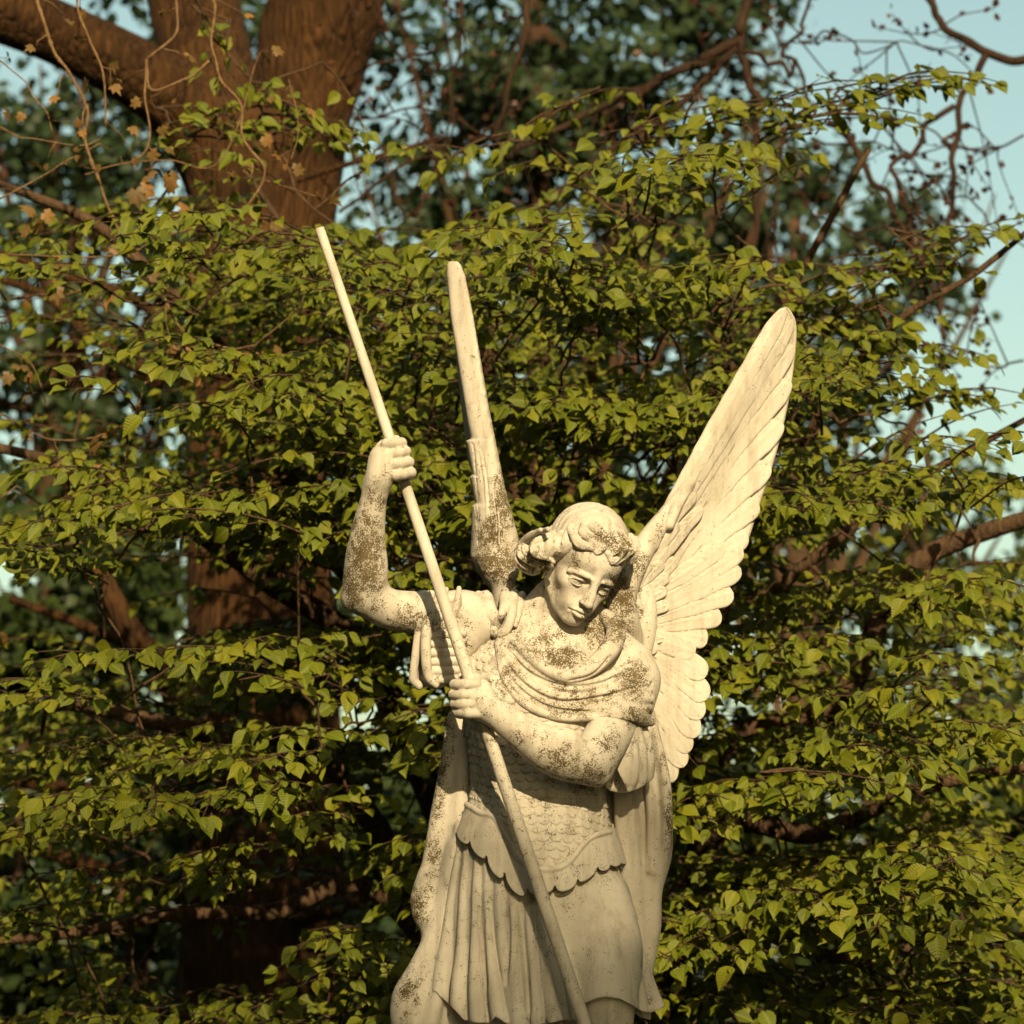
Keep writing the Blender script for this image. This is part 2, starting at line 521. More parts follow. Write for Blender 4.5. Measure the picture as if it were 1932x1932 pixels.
def carve_hair(h):
    g = HV(np.array([-125, -115, -75]) * S, np.array([105, 125, 150]) * S, h * S)
    g.E((0, 18, 50), (74, 88, 76), 0)
    # keep only what lies above the hairline
    sl, (X, Y, Z) = g.grid()
    x, y, z = X / S, Y / S, Z / S
    line = np.interp(y, [-90, -70, -45, -20, 10, 60, 110], [64, 58, 40, 18, -8, -34, -40])
    g.a[sl] = np.maximum(g.a[sl], ((line - z) * 0.8 * S).astype(np.float32))
    # fine combed waves over the crown, running back from the parting
    th = np.arctan2(x, (z - 20))
    ph = np.arctan2(y - 20, np.sqrt(x * x + (z - 20) ** 2))
    wav = np.sin(ph * 30 + 2.2 * np.sin(th * 5 + 1) + 1.3 * np.sin(th * 9)) * .8 + np.sin(ph * 67 + 3 * np.sin(th * 7)) * 0.4
    part = np.exp(-(x + 3 + 2 * np.sin(y * .1)) ** 2 / 14) * (y < 60) * 1.6
    g.a[sl] += ((-wav + part) * S * (z > 20)).astype(np.float32)
    g.E(BUN, (23, 31, 24), 6)                              # gathered at the nape
    g.E(BUN3, (22, 34, 24), 10)
    g.E(BUN2, (22, 32, 24), 8)
    g.E((-56, 60, 4), (32, 32, 28), 10)
    g.E((40, 62, 0), (36, 30, 30), 10)
    rnd = random.Random(5)
    for path, r in LOCKS:
        pix = spline(np.array([(922.4 + .1736 * a, 922.4 + .1736 * b, c) for a, b, c in path]), 4)
        t = np.gradient(pix[:, :2], axis=0)
        t /= np.linalg.norm(t, axis=1)[:, None] + 1e-9
        nrm = np.stack([-t[:, 1], t[:, 0]], 1)
        n = len(pix)
        env = np.sin(np.pi * np.clip((np.arange(n) + n * .14) / (n * 1.22), 0, 1))
        base = []
        for i in range(n):
            q = head_hit(pix[i, 0], pix[i, 1], r * .42 * env[i])
            m = hp(*pix[i])
            base.append(m if q is None else q)
        base = np.array(base)
        for _ in range(9):                                  # even out the depth along the lock
            base[1:-1] = .5 * base[1:-1] + .25 * (base[:-2] + base[2:])
        g.T(base, r * .8 * (.5 + .5 * env), 3.0, smooth=False)
        fwd = HEAD_M.T @ np.array([0, -1.0, 0])
        for o in (-.62, -.05, .55):                         # strands along the lock
            off = np.stack([nrm[:, 0], np.zeros(n), -nrm[:, 1]], 1) @ HEAD_M
            wob = r * .14 * np.sin(np.arange(n) * rnd.uniform(.5, .8) + rnd.uniform(0, 6))
            q = base + off * (o * r * env + wob)[:, None] + fwd * (r * .42 * (1 - .5 * o * o))
            g.T(q, np.maximum(r * .36 * (.35 + .65 * env), 1.2), 1.1, smooth=False)
    # the side that does not show, and the back
    for i in range(26):
        a = math.radians(-60 + i * 300 / 25 - 60)
        base = np.array([math.sin(a) * 70, 18 - math.cos(a) * -80, 8])
        if base[1] < 10:
            continue
        d = np.array([base[0] / 70, (base[1] - 18) / 80, 0])
        pts = [base * [.98, .98, 1] + [0, 0, 24], base + d * 6, base + d * 10 + [0, 0, -16], base + d * 2 + [0, 0, -30]]
        pts = [np.array(q) + [rnd.uniform(-5, 5), rnd.uniform(-5, 5), rnd.uniform(-3, 3)] for q in pts]
        g.T(pts, (8, 11, 11, 7), 3)
    return g
# ------------------------------------------------------------------ the statue's body and clothes (layout units: u right, v down, w back)
class SV(Vol):
    def __init__(self, u0, u1, v0, v1, w0, w1, h):
        c = np.array([P(u, v, w) for u in (u0, u1) for v in (v0, v1) for w in (w0, w1)])
        super().__init__(c.min(0), c.max(0), h * S)

    def E(self, c, r, k=4, op='u', rot=None):
        self.ell(P(*c), np.array(r, float)[[0, 2, 1]] * S if np.ndim(r) else np.ones(3) * r * S, rot, k * S, op)

    def T(self, pts, r, k=4, op='u', sub=6, smooth=True, sc=None):
        self.tube([P(*p) for p in pts], np.array(r, float) * S, k * S, op, sub, smooth, sc)

    def field(self):
        """Slices, picture coordinates u, v and depth w of every grid node."""
        sl, (X, Y, Z) = self.grid()
        dep = (Y + CAM_D) * _cp + (Z - CAM_Z) * _sp
        up = -(Y + CAM_D) * _sp + (Z - CAM_Z) * _cp
        k = 24.0 / 1932 / LENS
        return sl, 966 + X / dep / k, 966 - up / dep / k + 0 * X, Y / S

    def loft(self, rows, k=4, op='u', grow=0.0):
        """Oval sections stacked in height: rows of (v, centre u, centre w, half width, half depth)."""
        r = spline(np.array(sorted(rows), float), 6)
        sl, u, v, w = self.field()
        cu, cw, a, b = (np.interp(v, r[:, 0], r[:, i]).astype(np.float32) for i in (1, 2, 3, 4))
        a, b = a + grow, b + grow
        e = np.sqrt(((u - cu) / a) ** 2 + ((w - cw) / b) ** 2)
        d = (e - 1) * np.minimum(a, b) * .92
        d = np.maximum(d, np.maximum(r[0, 0] - v, v - r[-1, 0])) * S
        self.put(sl, d.astype(np.float32), k * S, op)

    def front(self, u, v, other=None):
        """Depth of the first carved surface along the line of sight at (u, v)."""
        ws = np.arange(-220, 160, 1.0)
        d = P(u, v, 0) - np.array([0, -CAM_D, CAM_Z])
        q = np.array([0, -CAM_D, CAM_Z]) + d * ((CAM_D + ws * S) / CAM_D)[:, None]
        i = np.round((q - self.lo) / self.h).astype(int)
        ok = ((i >= 0) & (i < self.n)).all(1)
        i = np.clip(i, 0, self.n - 1)
        hit = ok & (self.a[i[:, 0], i[:, 1], i[:, 2]] < 0)
        return ws[np.argmax(hit)] if hit.any() else None

    def drape(self, pts, lift=0.0, even=4, sub=6):
        """Lay a picture-plane path onto the carved surface; returns points with depth."""
        q = spline(np.array([p[:2] for p in pts], float), sub)
        w = [self.front(a, b) for a, b in q]
        good = [i for i, x in enumerate(w) if x is not None]
        w = np.interp(np.arange(len(q)), good, [w[i] for i in good])
        for _ in range(even):
            w[1:-1] = .5 * w[1:-1] + .25 * (w[:-2] + w[2:])
        return [(a, b, c - lift) for (a, b), c in zip(q, w)]

    def TD(self, pts, r, k=4, op='u', lift=0.0, even=4):
        """A fold lying on what is already carved."""
        q = self.drape(pts, lift, even)
        rr = np.interp(np.linspace(0, 1, len(q)), np.linspace(0, 1, len(pts)), np.ones(len(pts)) * r)
        self.T(q, rr, k, op, smooth=False)

    def keep(self, dist):
        """Cut away where dist > 0 (layout units)."""
        sl = tuple(slice(0, n) for n in self.n)
        self.a[sl] = np.maximum(self.a[sl], (dist * S).astype(np.float32))


TORSO = [(1150, 1062, 26, 60, 45), (1190, 1050, 22, 110, 62), (1240, 1036, 18, 150, 78), (1300, 1030, 12, 150, 90), (1370, 1024, 8, 142, 92),
         (1440, 1018, 8, 129, 86), (1490, 1015, 8, 124, 82), (1540, 1013, 6, 132, 84), (1600, 1012, 6, 149, 90), (1660, 1012, 6, 158, 96), (1720, 1012, 6, 162, 96)]


def torso_front(u, v):
    """Depth of the chest's front at a picture point."""
    r = spline(np.array(TORSO, float), 6)
    cu, cw, a, b = (np.interp(v, r[:, 0], r[:, i]) for i in (1, 2, 3, 4))
    return cw - b * math.sqrt(max(0.02, 1 - ((u - cu) / a) ** 2))


def pole_w(v):
    return -125 - (v - 860) * 0.0541


def pole_u(v):
    return 603.5 + (v - 431) * 0.3327


def hand_fingers(g, fingers, r):
    for f in fingers:
        n = len(f)
        g.T(f, [r * (1.08 - .28 * i / (n - 1)) for i in range(n)], 2.2, sub=5)
        for p in f[1:-1]:                                   # knuckles
            g.E(p, r * 1.06, 2.5)


def carve_body(h):
    g = SV(625, 1300, 800, 2350, -215, 150, h)
    # hidden trunk that carries everything
    g.loft([(a, b, c, d - np.interp(a, [1240, 1320], [0, 14]), e - np.interp(a, [1240, 1320], [0, 14])) for a, b, c, d, e in TORSO], 0)
    for c in (975, 1085):
        g.E((c, 1300, -50), (62, 70, 34), 26)
    g.T([(1062, 1195, 10), (1058, 1150, 14)], (50, 44), 14)
    g.T([(985, 1168, 24), (1040, 1120, 22)], (24, 30), 22)  # shoulder to neck
    g.T([(1150, 1190, 24), (1085, 1130, 22)], (24, 28), 18)
    g.E((1116, 1192, -4), (34, 30, 30), 14)
    # raised arm
    g.E((868, 1166, 8), (42, 46, 44), 14)
    g.T([(875, 1166, 6), (830, 1160, -4), (786, 1156, -22), (735, 1149, -44), (697, 1128, -62)], (43, 42, 40, 38, 38), 8)
    g.T([(686, 1118, -64), (689, 1095, -70), (690, 1043, -90), (697, 985, -112), (705, 942, -128), (709, 915, -134)], (38, 42, 36.5, 29.5, 24.5, 24), 12)
    g.E((664, 1128, -60), (20, 24, 22), 14)                 # elbow
    g.E((703, 1068, -92), (25, 50, 24), 14)
    # its hand, closed round the pole, back of the hand to the front
    g.T([(709, 925, -136), (717, 897, -146), (727, 866, -148)], (23, 27, 25), 8)
    g.E((722, 872, -147), (27, 34, 19), 8)
    pw = pole_w(870)
    fing = []
    for (ku, kv), (pu, pv), (tu, tv) in (((729, 838), (757, 836), (752, 846)), ((738, 858), (765, 852), (758, 862)), ((744, 877), (771, 872), (765, 880)), ((748, 897), (775, 892), (769, 898))):
        fing.append([(ku, kv, -160), ((ku + pu) / 2, (kv + pv) / 2 - 1, -163), (pu, pv, -150), (pu - 1, pv + 3, pw + 6), (tu - 14, tv + 2, pw + 20)])
    hand_fingers(g, fing, 10.2)
    for a, b in (((733, 848), (764, 845)), ((741, 868), (770, 862)), ((746, 887), (774, 882))):
        g.T([(a[0] + 6, a[1], -173), (b[0] + 3, b[1], -158)], (1.2, 2.2), 2.5, 's')
    g.E((733, 862, -150), (20, 32, 16), 6)
    g.T([(712, 885, -130), (716, 850, -112), (733, 832, -104), (748, 829, -110)], (12, 11, 9.5, 8), 5)   # thumb behind the pole
    g.E((745, 831, -134), (12, 6, 10), 4)
    # folded arm
    g.E((1186, 1290, 4), (46, 50, 48), 14)
    g.T([(1190, 1290, 0), (1176, 1330, -32), (1154, 1375, -74), (1128, 1420, -114)], (46, 45, 44, 43), 10)
    g.T([(1118, 1432, -126), (1100, 1436, -136), (1045, 1420, -156), (985, 1382, -170), (938, 1347, -178), (922, 1338, -180)], (43, 43, 42, 33, 27, 25), 10)
    g.E((1128, 1462, -122), (24, 22, 24), 14)
    g.E((1062, 1398, -172), (34, 24, 22), 16)
    # its hand
    g.T([(930, 1342, -180), (912, 1330, -184), (898, 1320, -182)], (25, 28, 27), 8)
    g.E((906, 1318, -182), (26, 37, 20), 8)
    fing = []
    pw = pole_w(1320)
    for k, (ku, kv, fu, fv) in enumerate(((897, 1291, 856, 1292), (896, 1310, 854, 1311), (897, 1328, 857, 1329), (901, 1345, 864, 1345))):
        fing.append([(ku, kv, -197), ((ku + fu) / 2, (kv + fv) / 2, -201), (fu + 2, fv, -184), (fu + 5, fv + 1, pw + 6), (fu + 22, fv + 3, pw + 20)])
    hand_fingers(g, fing, 9.8)
    for a, b in (((893, 1300), (852, 1301.5)), ((893, 1319), (852, 1320)), ((896, 1336), (857, 1337))):
        g.T([(a[0] - 4, a[1], -209), (b[0] - 1, b[1], -190)], (1.2, 2.2), 2.5, 's')
    g.E((896, 1317, -186), (18, 33, 14), 6)
    g.T([(915, 1302, -170), (900, 1282, -150), (884, 1278, -136), (872, 1283, -126)], (13, 11, 9.5, 8), 5)
    # legs down to the plinth (below the picture)
    g.T([(1120, 1700, -10), (1148, 1800, -52), (1150, 1895, -78), (1148, 1960, -72), (1135, 2100, -40), (1130, 2230, -26), (1130, 2290, -24)], (70, 64, 48, 42, 44, 30, 30), 10)
    g.T([(935, 1740, 14), (930, 1860, 14), (930, 1960, 20), (925, 2100, 40), (925, 2240, 50), (925, 2290, 50)], (52, 54, 46, 42, 30, 28), 10)
    g.T([(1130, 2300, -20), (1135, 2318, -90)], (30, 20), 8)
    g.T([(925, 2300, 50), (905, 2318, -20)], (30, 20), 8)
    return g


# curves read along the figure's front: the cord under the scales and the scalloped hem of the cuirass
CORD = np.array([(855, 1500), (868, 1510), (880, 1518), (906, 1534), (934, 1543), (953, 1578), (979, 1622), (1017, 1640), (1049, 1640), (1074, 1626), (1100, 1594), (1119, 1578), (1151, 1569), (1175, 1566)], float)
CUSPS = [(835, 1545), (861, 1571), (886, 1586), (918, 1612), (952, 1644), (995, 1676), (1047, 1670), (1090, 1658), (1128, 1634), (1153, 1630), (1172, 1628), (1192, 1622)]
SAGS = [10, 12, 16, 24, 26, 15, 17, 13, 11, 6, 5]


def scallop_line():
    out = []
    for (a, b), (c, d), s in zip(CUSPS[:-1], CUSPS[1:], SAGS):
        for t in np.linspace(0, 1, 12, endpoint=False):
            out.append((a + (c - a) * t, b + (d - b) * t + s * math.sqrt(max(0, 1 - (2 * t - 1) ** 2))))
    out.append(CUSPS[-1])
    return np.array(out)


def carve_cuirass(h):
    g = SV(850, 1200, 1150, 1680, -105, 125, h * .72)
    g.loft(TORSO, 0)
    for s, c in ((-1, 965), (1, 1090)):                     # chest muscles
        g.E((c, 1315, -52), (70, 62, 36), 26)
    g.E((1015, 1560, -60), (90, 70, 26), 30)
    sl, u, v, w = g.field()
    cl = np.interp(u, CORD[:, 0], CORD[:, 1])
    g.keep(np.maximum(v - cl, np.interp(u, [860, 930, 950, 1000, 1050, 1110, 1150, 1180], [1205, 1205, 1225, 1262, 1285, 1280, 1250, 1230]) - v))
    # rows of rounded scales, lapping downwards
    r = spline(np.array(TORSO, float), 6)
    cu, a = (np.interp(v, r[:, 0], r[:, i]) for i in (1, 3))
    ang = np.arcsin(np.clip((u - cu) / a, -1, 1))
    arc = ang * 1.15 * 140 + np.where(w > 20, 400, 0) + (v - 1400) * .07
    PX, PYY = 27.0, 16.5
    vv = v - 0.10 * (u - 1015) + 6 * np.sin(arc * .02)
    best = np.zeros_like(vv)
    row0 = np.floor(vv / PYY)
    for dr in (-1, 0, 1):
        row = row0 + dr
        xs = arc / PX + 0.5 * np.mod(row, 2)
        fx = xs - np.floor(xs) - .5
        top = row * PYY
        y = vv - top                                        # downwards from the row's line
        edge = PYY - 4 + 10.5 * np.sqrt(np.maximum(0, 1 - (2 * fx) ** 2))
        inside = (y > -2) & (y < edge)
        hgt = np.where(inside, 1.0 + 2.6 * np.clip(y / (PYY + 6), 0, 1) - .7 * (2 * fx) ** 2, 0)
        best = np.maximum(best, hgt)
    worn = .55 + .45 * np.sin(u * .013 + 1) * np.sin(v * .011)
    g.a[sl] -= (best * (.75 + .25 * worn) * 1.15 * (w < 40) * S).astype(np.float32)
    return g


def carve_peplum(h):
    g = SV(820, 1215, 1480, 1720, -135, 145, h * .72)
    g.loft([(a, b, c, d + 7 + max(0, a - 1500) * .07, e + 8 + max(0, a - 1500) * .10) for a, b, c, d, e in TORSO], 0)
    g.E((1015, 1580, -62), (95, 70, 30), 30)
    sl, u, v, w = g.field()
    line = scallop_line()
    lo = np.interp(u, line[:, 0], line[:, 1])
    hi = np.interp(u, CORD[:, 0], CORD[:, 1])
    front = w < 20
    lo = np.where(front, lo, 1640)
    hi = np.where(front, hi, 1560)
    g.keep(np.maximum(v - lo, hi - 6 - v) * .8)
    g.TD(CORD[2:-1], 5.0, 2.5, lift=-1)
    return g


def carve_skirt(h):
    g = SV(755, 1275, 1560, 1990, -190, 150, h)
    rows = [(1565, 1013, 6, 138, 80), (1640, 1012, 4, 152, 88), (1720, 1016, 2, 168, 100), (1800, 1024, 0, 176, 100), (1880, 1035, -2, 186, 100), (1985, 1040, -4, 196, 104)]
    g.loft(rows, 0)
    z4 = lambda x, y: (698.8 + .3183 * x, 1425.5 + .3183 * y)

    def fold(pts, r, k=7, lift=0):
        q = []
        rr = spline(np.array(rows, float), 6)
        for (x, y), li in zip(pts, np.linspace(0, 1, len(pts))):
            u, v = z4(x, y)
            cu, cw, a, b = (np.interp(v, rr[:, 0], rr[:, i]) for i in (1, 2, 3, 4))
            w = cw - b * math.sqrt(max(.03, 1 - ((u - cu) / a) ** 2))
            q.append((u, v, w + 4 - lift * li))
        g.T(q, r, k, sub=8)
    fold([(540, 480), (500, 750), (465, 1050), (425, 1300), (405, 1600)], (5, 10, 14, 17, 19), 6, 4)
    fold([(575, 500), (552, 800), (540, 1150), (520, 1400), (530, 1700)], (5, 8, 11, 15, 17), 4, 10)
    fold([(640, 560), (625, 850), (625, 1150), (630, 1450), (650, 1700)], (6, 10, 13, 15, 16), 4, 12)
    fold([(690, 620), (690, 900), (710, 1150), (740, 1400), (775, 1600), (780, 1700)], (5, 8, 10, 14, 17, 18), 4, 16)
    fold([(760, 690), (765, 900), (790, 1150), (830, 1400), (860, 1700)], (6, 10, 12, 12, 12), 4, 6)
    fold([(850, 760), (850, 1000), (865, 1250), (880, 1500), (890, 1700)], (8, 14, 17, 18, 18), 5, 10)
    fold([(930, 760), (945, 1000), (965, 1250), (985, 1450), (1000, 1700)], (6, 9, 11, 13, 14), 4, 14)
    fold([(1000, 800), (1010, 1000), (1035, 1250), (1070, 1450), (1105, 1600), (1110, 1700)], (6, 8, 10, 14, 16, 17), 4, 18)
    fold([(1060, 820), (1095, 1000), (1140, 1200), (1190, 1400), (1230, 1600)], (6, 7, 9, 10, 11), 4, 8)
    # thigh pressing forward under the cloth
    g.T([(1104, 1690, -30), (1126, 1760, -56), (1146, 1830, -78), (1150, 1900, -88)], (48, 53, 54, 54), 26)
    fold([(1400, 690), (1500, 900), (1565, 1150), (1600, 1400), (1612, 1560)], (5, 7, 8, 10, 12), 5, 6)
    fold([(1450, 660), (1545, 950), (1600, 1180), (1655, 1380), (1700, 1500), (1715, 1560)], (5, 8, 10, 14, 15, 14), 6, 4)
    fold([(1600, 1180), (1635, 1360), (1655, 1540)], (5, 12, 16), 9, 2)
    fold([(1455, 720), (1520, 980), (1560, 1240), (1580, 1500)], (3, 4, 5, 6), 4, 2)
    for p in ([(655, 600), (660, 900), (668, 1150), (690, 1350)], [(905, 800), (905, 1050), (925, 1300), (940, 1500)], [(585, 560), (586, 900), (583, 1250)], [(1040, 850), (1070, 1100), (1120, 1350)], [(795, 780), (820, 1050), (800, 1350)], [(1330, 800), (1300, 1000), (1290, 1250)][:0]):
        if p:
            q = []
            rr = spline(np.array(rows, float), 6)
            for x, y in p:
                u, v = z4(x, y)
                cu, cw, a, b = (np.interp(v, rr[:, 0], rr[:, i]) for i in (1, 2, 3, 4))
                q.append((u, v, cw - b * math.sqrt(max(.03, 1 - ((u - cu) / a) ** 2)) - 10))
            g.T(q, (2, 4, 5, 6)[:len(q)], 5, 's')
    # hem: lifted over the knee, hollow underneath
    sl, u, v, w = g.field()
    hem_u = [700, 822, 860, 875, 900, 925, 935, 960, 1000, 1040, 1060, 1090, 1103, 1125, 1144, 1170, 1192, 1210, 1225, 1245, 1256, 1280]
    hem_v = [1850, 1872, 1908, 1925, 1930, 1931, 1918, 1934, 1936, 1930, 1925, 1925, 1894, 1884, 1881, 1885, 1897, 1908, 1912, 1904, 1898, 1890]
    hem = np.interp(u, hem_u, hem_v) + np.where(w > 0, 12, 0)
    g.keep((v - hem) * .85)
    g.loft([(a, b, c, d - 16, e - 14) for a, b, c, d, e in [(1860, 1033, -4, 182, 104)] + rows[-1:]] + [(1750, 1020, 0, 120, 60)], 6, 's')
    return g


def carve_sleeve(h):
    g = SV(755, 925, 1100, 1325, -75, 70, h)
    g.T([(912, 1176, 8), (880, 1164, 6), (840, 1162, -2), (790, 1158, -20)], (40, 50, 47, 44), 6)
    g.T([(868, 1200, 8), (838, 1240, 0), (822, 1270, -4)], (46, 40, 30), 14)
    g.T([(842, 1230, 18), (800, 1245, 10), (792, 1272, 8)], (34, 24, 20), 14)
    g.T([(800, 1122, -30), (793, 1172, -40), (785, 1225, -36), (779, 1276, -26), (790, 1294, -20)], (8, 9, 9, 9, 8), 5)
    g.T([(814, 1120, -42), (806, 1172, -54), (803, 1225, -52), (808, 1275, -42), (822, 1292, -34)], (7, 9, 10, 9, 7), 4)
    g.T([(842, 1112, -42), (834, 1150, -52), (822, 1185, -56)], (5, 7, 4), 6)
    g.T([(866, 1110, -36), (862, 1140, -46), (850, 1175, -52)], (5, 7, 4), 6)
    # layered lappets lying round the arm
    for i, v in enumerate((1196, 1214, 1231, 1248, 1265, 1281)):
        g.T([(816 + (i % 2) * 2, v + 1, -44 + i * 2), (838, v, -48 + i * 3), (872, v - 1, -40 + i * 4)], (8.6, 9.2, 9), 1.2)
    sl, u, v, w = g.field()
    g.keep(790 - (v - 1120) * .12 - u)
    return g


def carve_strap(h):
    """The armour's raised edge down the side of the chest."""
    g = SV(840, 935, 1120, 1300, -110, 60, h)
    pts = [(885, 1128), (880, 1165), (878, 1210), (876, 1262), (880, 1290)]
    for o, r in ((-10, 4.5), (4, 6.5), (17, 4.5)):
        g.T([(a + o, b, torso_front(max(a + o, 900), b) - 2 + abs(o - 4) * .2) for a, b in pts], r, 3)
    return g


def carve_mantle(h):
    """The cloak drawn across the chest and gathered on the far shoulder."""
    g = SV(890, 1275, 1100, 1440, -175, 95, h)
    g.loft([r for r in TORSO if r[0] <= 1440], 0, 'u', 7)
    for c in (965, 1090):
        g.E((c, 1315, -55), (76, 66, 40), 26)
    g.E((1188, 1280, 0), (54, 64, 54), 16)
    g.T([(1192, 1285, 2), (1180, 1325, -26), (1162, 1365, -58), (1140, 1410, -92)], (54, 54, 53, 52), 10)
    g.T([(1130, 1190, 14), (1165, 1222, 16), (1188, 1250, 10)], (30, 34, 40), 14)
    sl, u, v, w = g.field()
    hem = np.interp(u, [900, 925, 935, 947, 979, 1020, 1081, 1141, 1190, 1231, 1270], [1150, 1190, 1226, 1268, 1312, 1344, 1360, 1352, 1358, 1369, 1372])
    top = np.interp(u, [900, 945, 985, 1022, 1068, 1112, 1140, 1160, 1170], [1190, 1188, 1220, 1250, 1268, 1256, 1228, 1180, 1100])
    g.keep(np.maximum(v - hem, np.where(w < 0, top - v, -50)))
    for p, r, li in (
        ([(1090, 1352), (1140, 1344), (1190, 1350), (1226, 1360)], (6, 11, 13, 11), -3),
        ([(938, 1214), (950, 1276), (985, 1324), (1050, 1352), (1120, 1354)], (5, 8, 9, 9, 7), -2),
        ([(940, 1210), (958, 1268), (1000, 1312), (1070, 1336), (1150, 1326), (1226, 1318)], (5, 8, 10, 11, 12, 9), -2),
        ([(942, 1204), (966, 1256), (1015, 1300), (1090, 1318), (1165, 1298), (1222, 1285)], (5, 8, 10, 11, 11, 8), -1),
        ([(945, 1198), (978, 1244), (1035, 1284), (1105, 1296), (1165, 1270), (1205, 1252)], (6, 10, 12, 13, 11, 6), 0),
        ([(1120, 1340), (1170, 1334), (1226, 1338)], (3, 6, 5), -1),
        ([(1140, 1310), (1185, 1300), (1228, 1302)], (3, 5, 4), -1),
    ):
        g.TD(p, r, 4, lift=li)
    # rolled neckline
    g.T([(948, 1190, torso_front(948, 1190) - 8), (985, 1226, -66), (1022, 1258, -92), (1068, 1276, -104), (1112, 1262, -98), (1146, 1230, -76), (1162, 1198, -48), (1152, 1172, -22), (1122, 1158, 0), (1090, 1150, 30)],
        (8, 10, 11, 13, 16, 19, 19, 17, 16, 14), 4)
    g.TD([(1020, 1246), (1066, 1262), (1110, 1248), (1142, 1216)], (2, 4, 5, 4), 3, lift=0)
    g.TD([(1075, 1284), (1118, 1272), (1152, 1238)], (1.5, 2.5, 2), 3, 's')
    for p in ([(960, 1228), (1000, 1270), (1060, 1294), (1130, 1290), (1190, 1262)], [(952, 1246), (990, 1292), (1050, 1322), (1130, 1316), (1200, 1296)], [(952, 1262), (985, 1304), (1040, 1336), (1110, 1342)], [(1150, 1280), (1195, 1276), (1230, 1290)]):
        g.TD(p, [1.5] + [3.2] * (len(p) - 2) + [1.5], 3.5, 's', lift=0)
    # the neck's opening
    g.E((1060, 1172, -52), (54, 62, 46), 8, 's')
    return g


def carve_knot(h):
    """Loops of cloth over the brooch on the near shoulder."""
    g = SV(880, 1000, 1095, 1225, -110, 75, h)
    f = lambda a, b, o: (a, b, (torso_front(max(min(a, 1100), 915), max(b, 1165)) if b > 1165 else -12 + (1165 - b) * .7) - o)
    g.T([f(915, 1130, 6), f(925, 1160, 10), f(942, 1180, 10), f(955, 1150, 8), f(955, 1128, 4)], (16, 16, 14, 14, 14), 8)
    g.T([f(903, 1122, 6), f(908, 1150, 16), f(920, 1178, 22), f(938, 1196, 26), f(954, 1190, 26), f(964, 1164, 20), f(968, 1135, 10), f(970, 1118, -4)], (8, 9, 9, 9, 9, 9, 9, 8), 2.5)
    g.T([f(918, 1120, 6), f(926, 1145, 18), f(938, 1168, 22), f(946, 1160, 22), f(951, 1136, 14), f(953, 1116, 2)], (7, 8, 7, 7, 8, 8), 2)
    g.T([f(985, 1122, -14), f(980, 1150, 6), f(972, 1180, 14)], (7, 7, 5), 4)
    return g


def carve_cape(h):
    """The cloak hanging behind, seen on both sides of the figure."""
    g = SV(725, 1290, 1330, 1990, -40, 170, h)
    B = lambda *p: list(p)
    # near side
    for pts, r in (
        (B((868, 1350, 60), (852, 1440, 62), (835, 1540, 62), (822, 1640, 60), (806, 1700, 52)), (16, 20, 24, 26, 26)),
        (B((880, 1350, 48), (872, 1440, 42), (862, 1540, 40), (850, 1650, 40), (836, 1740, 30)), (14, 18, 20, 22, 24)),
        (B((852, 1352, 40), (840, 1440, 36), (824, 1540, 34), (808, 1630, 30), (792, 1690, 22)), (7, 9, 11, 12, 12)),
        (B((900, 1340, 70), (895, 1480, 74), (885, 1640, 74), (880, 1800, 66), (870, 1980, 60)), (30, 34, 40, 44, 44)),
        (B((808, 1660, 30), (800, 1696, 20), (799, 1722, 18), (812, 1752, 22)), (16, 20, 22, 18)),
        (B((868, 1560, 10), (848, 1680, 6), (820, 1760, 0), (785, 1830, -6), (762, 1880, -8), (762, 1930, -8), (775, 1985, -8)), (8, 12, 14, 17, 22, 24, 22)),
        (B((860, 1600, 20), (840, 1720, 20), (815, 1820, 16), (800, 1900, 10), (805, 1985, 8)), (12, 22, 28, 32, 34)),
        (B((852, 1700, 0), (835, 1790, -10), (826, 1880, -22), (800, 1985, -22)), (6, 9, 11, 12)),
        (B((835, 1840, 30), (840, 1985, 30)), (36, 44)),
    ):
        g.T(pts, r, 20)
    # far side
    for pts, r in (
        (B((1215, 1350, 50), (1235, 1440, 46), (1246, 1530, 40), (1246, 1610, 36), (1232, 1680, 34), (1228, 1760, 36), (1214, 1850, 40)), (22, 22, 22, 22, 18, 18, 10)),
        (B((1180, 1380, 60), (1190, 1480, 58), (1195, 1600, 52), (1200, 1720, 50), (1205, 1820, 46), (1208, 1900, 44)), (26, 34, 38, 34, 26, 12)),
        (B((1236, 1380, 26), (1254, 1460, 18), (1259, 1540, 12), (1254, 1605, 12), (1240, 1650, 20)), (6, 9, 10, 9, 5)),
        (B((1188, 1500, 16), (1196, 1600, 14), (1204, 1720, 14), (1210, 1830, 22)), (6, 8, 8, 6)),
        (B((1165, 1490, 20), (1172, 1600, 16), (1186, 1720, 14), (1196, 1840, 20)), (8, 10, 9, 6)),
        (B((1218, 1450, 22), (1228, 1540, 14), (1226, 1640, 16)), (6, 8, 5)),
        (B((1120, 1340, 90), (1120, 1500, 92), (1120, 1700, 90), (1120, 1900, 84), (1120, 1985, 80)), (44, 50, 56, 60, 62)),
        (B((1010, 1340, 100), (1005, 1500, 102), (1000, 1700, 100), (1000, 1900, 96), (1000, 1985, 92)), (40, 46, 56, 60, 62)),
    ):
        g.T(pts, r, 14)
    # the body's place is hollow
    g.loft([(a, b, c - 6, d - 8, e - 2) for a, b, c, d, e in TORSO if 1300 <= a], 4, 's')
    return g


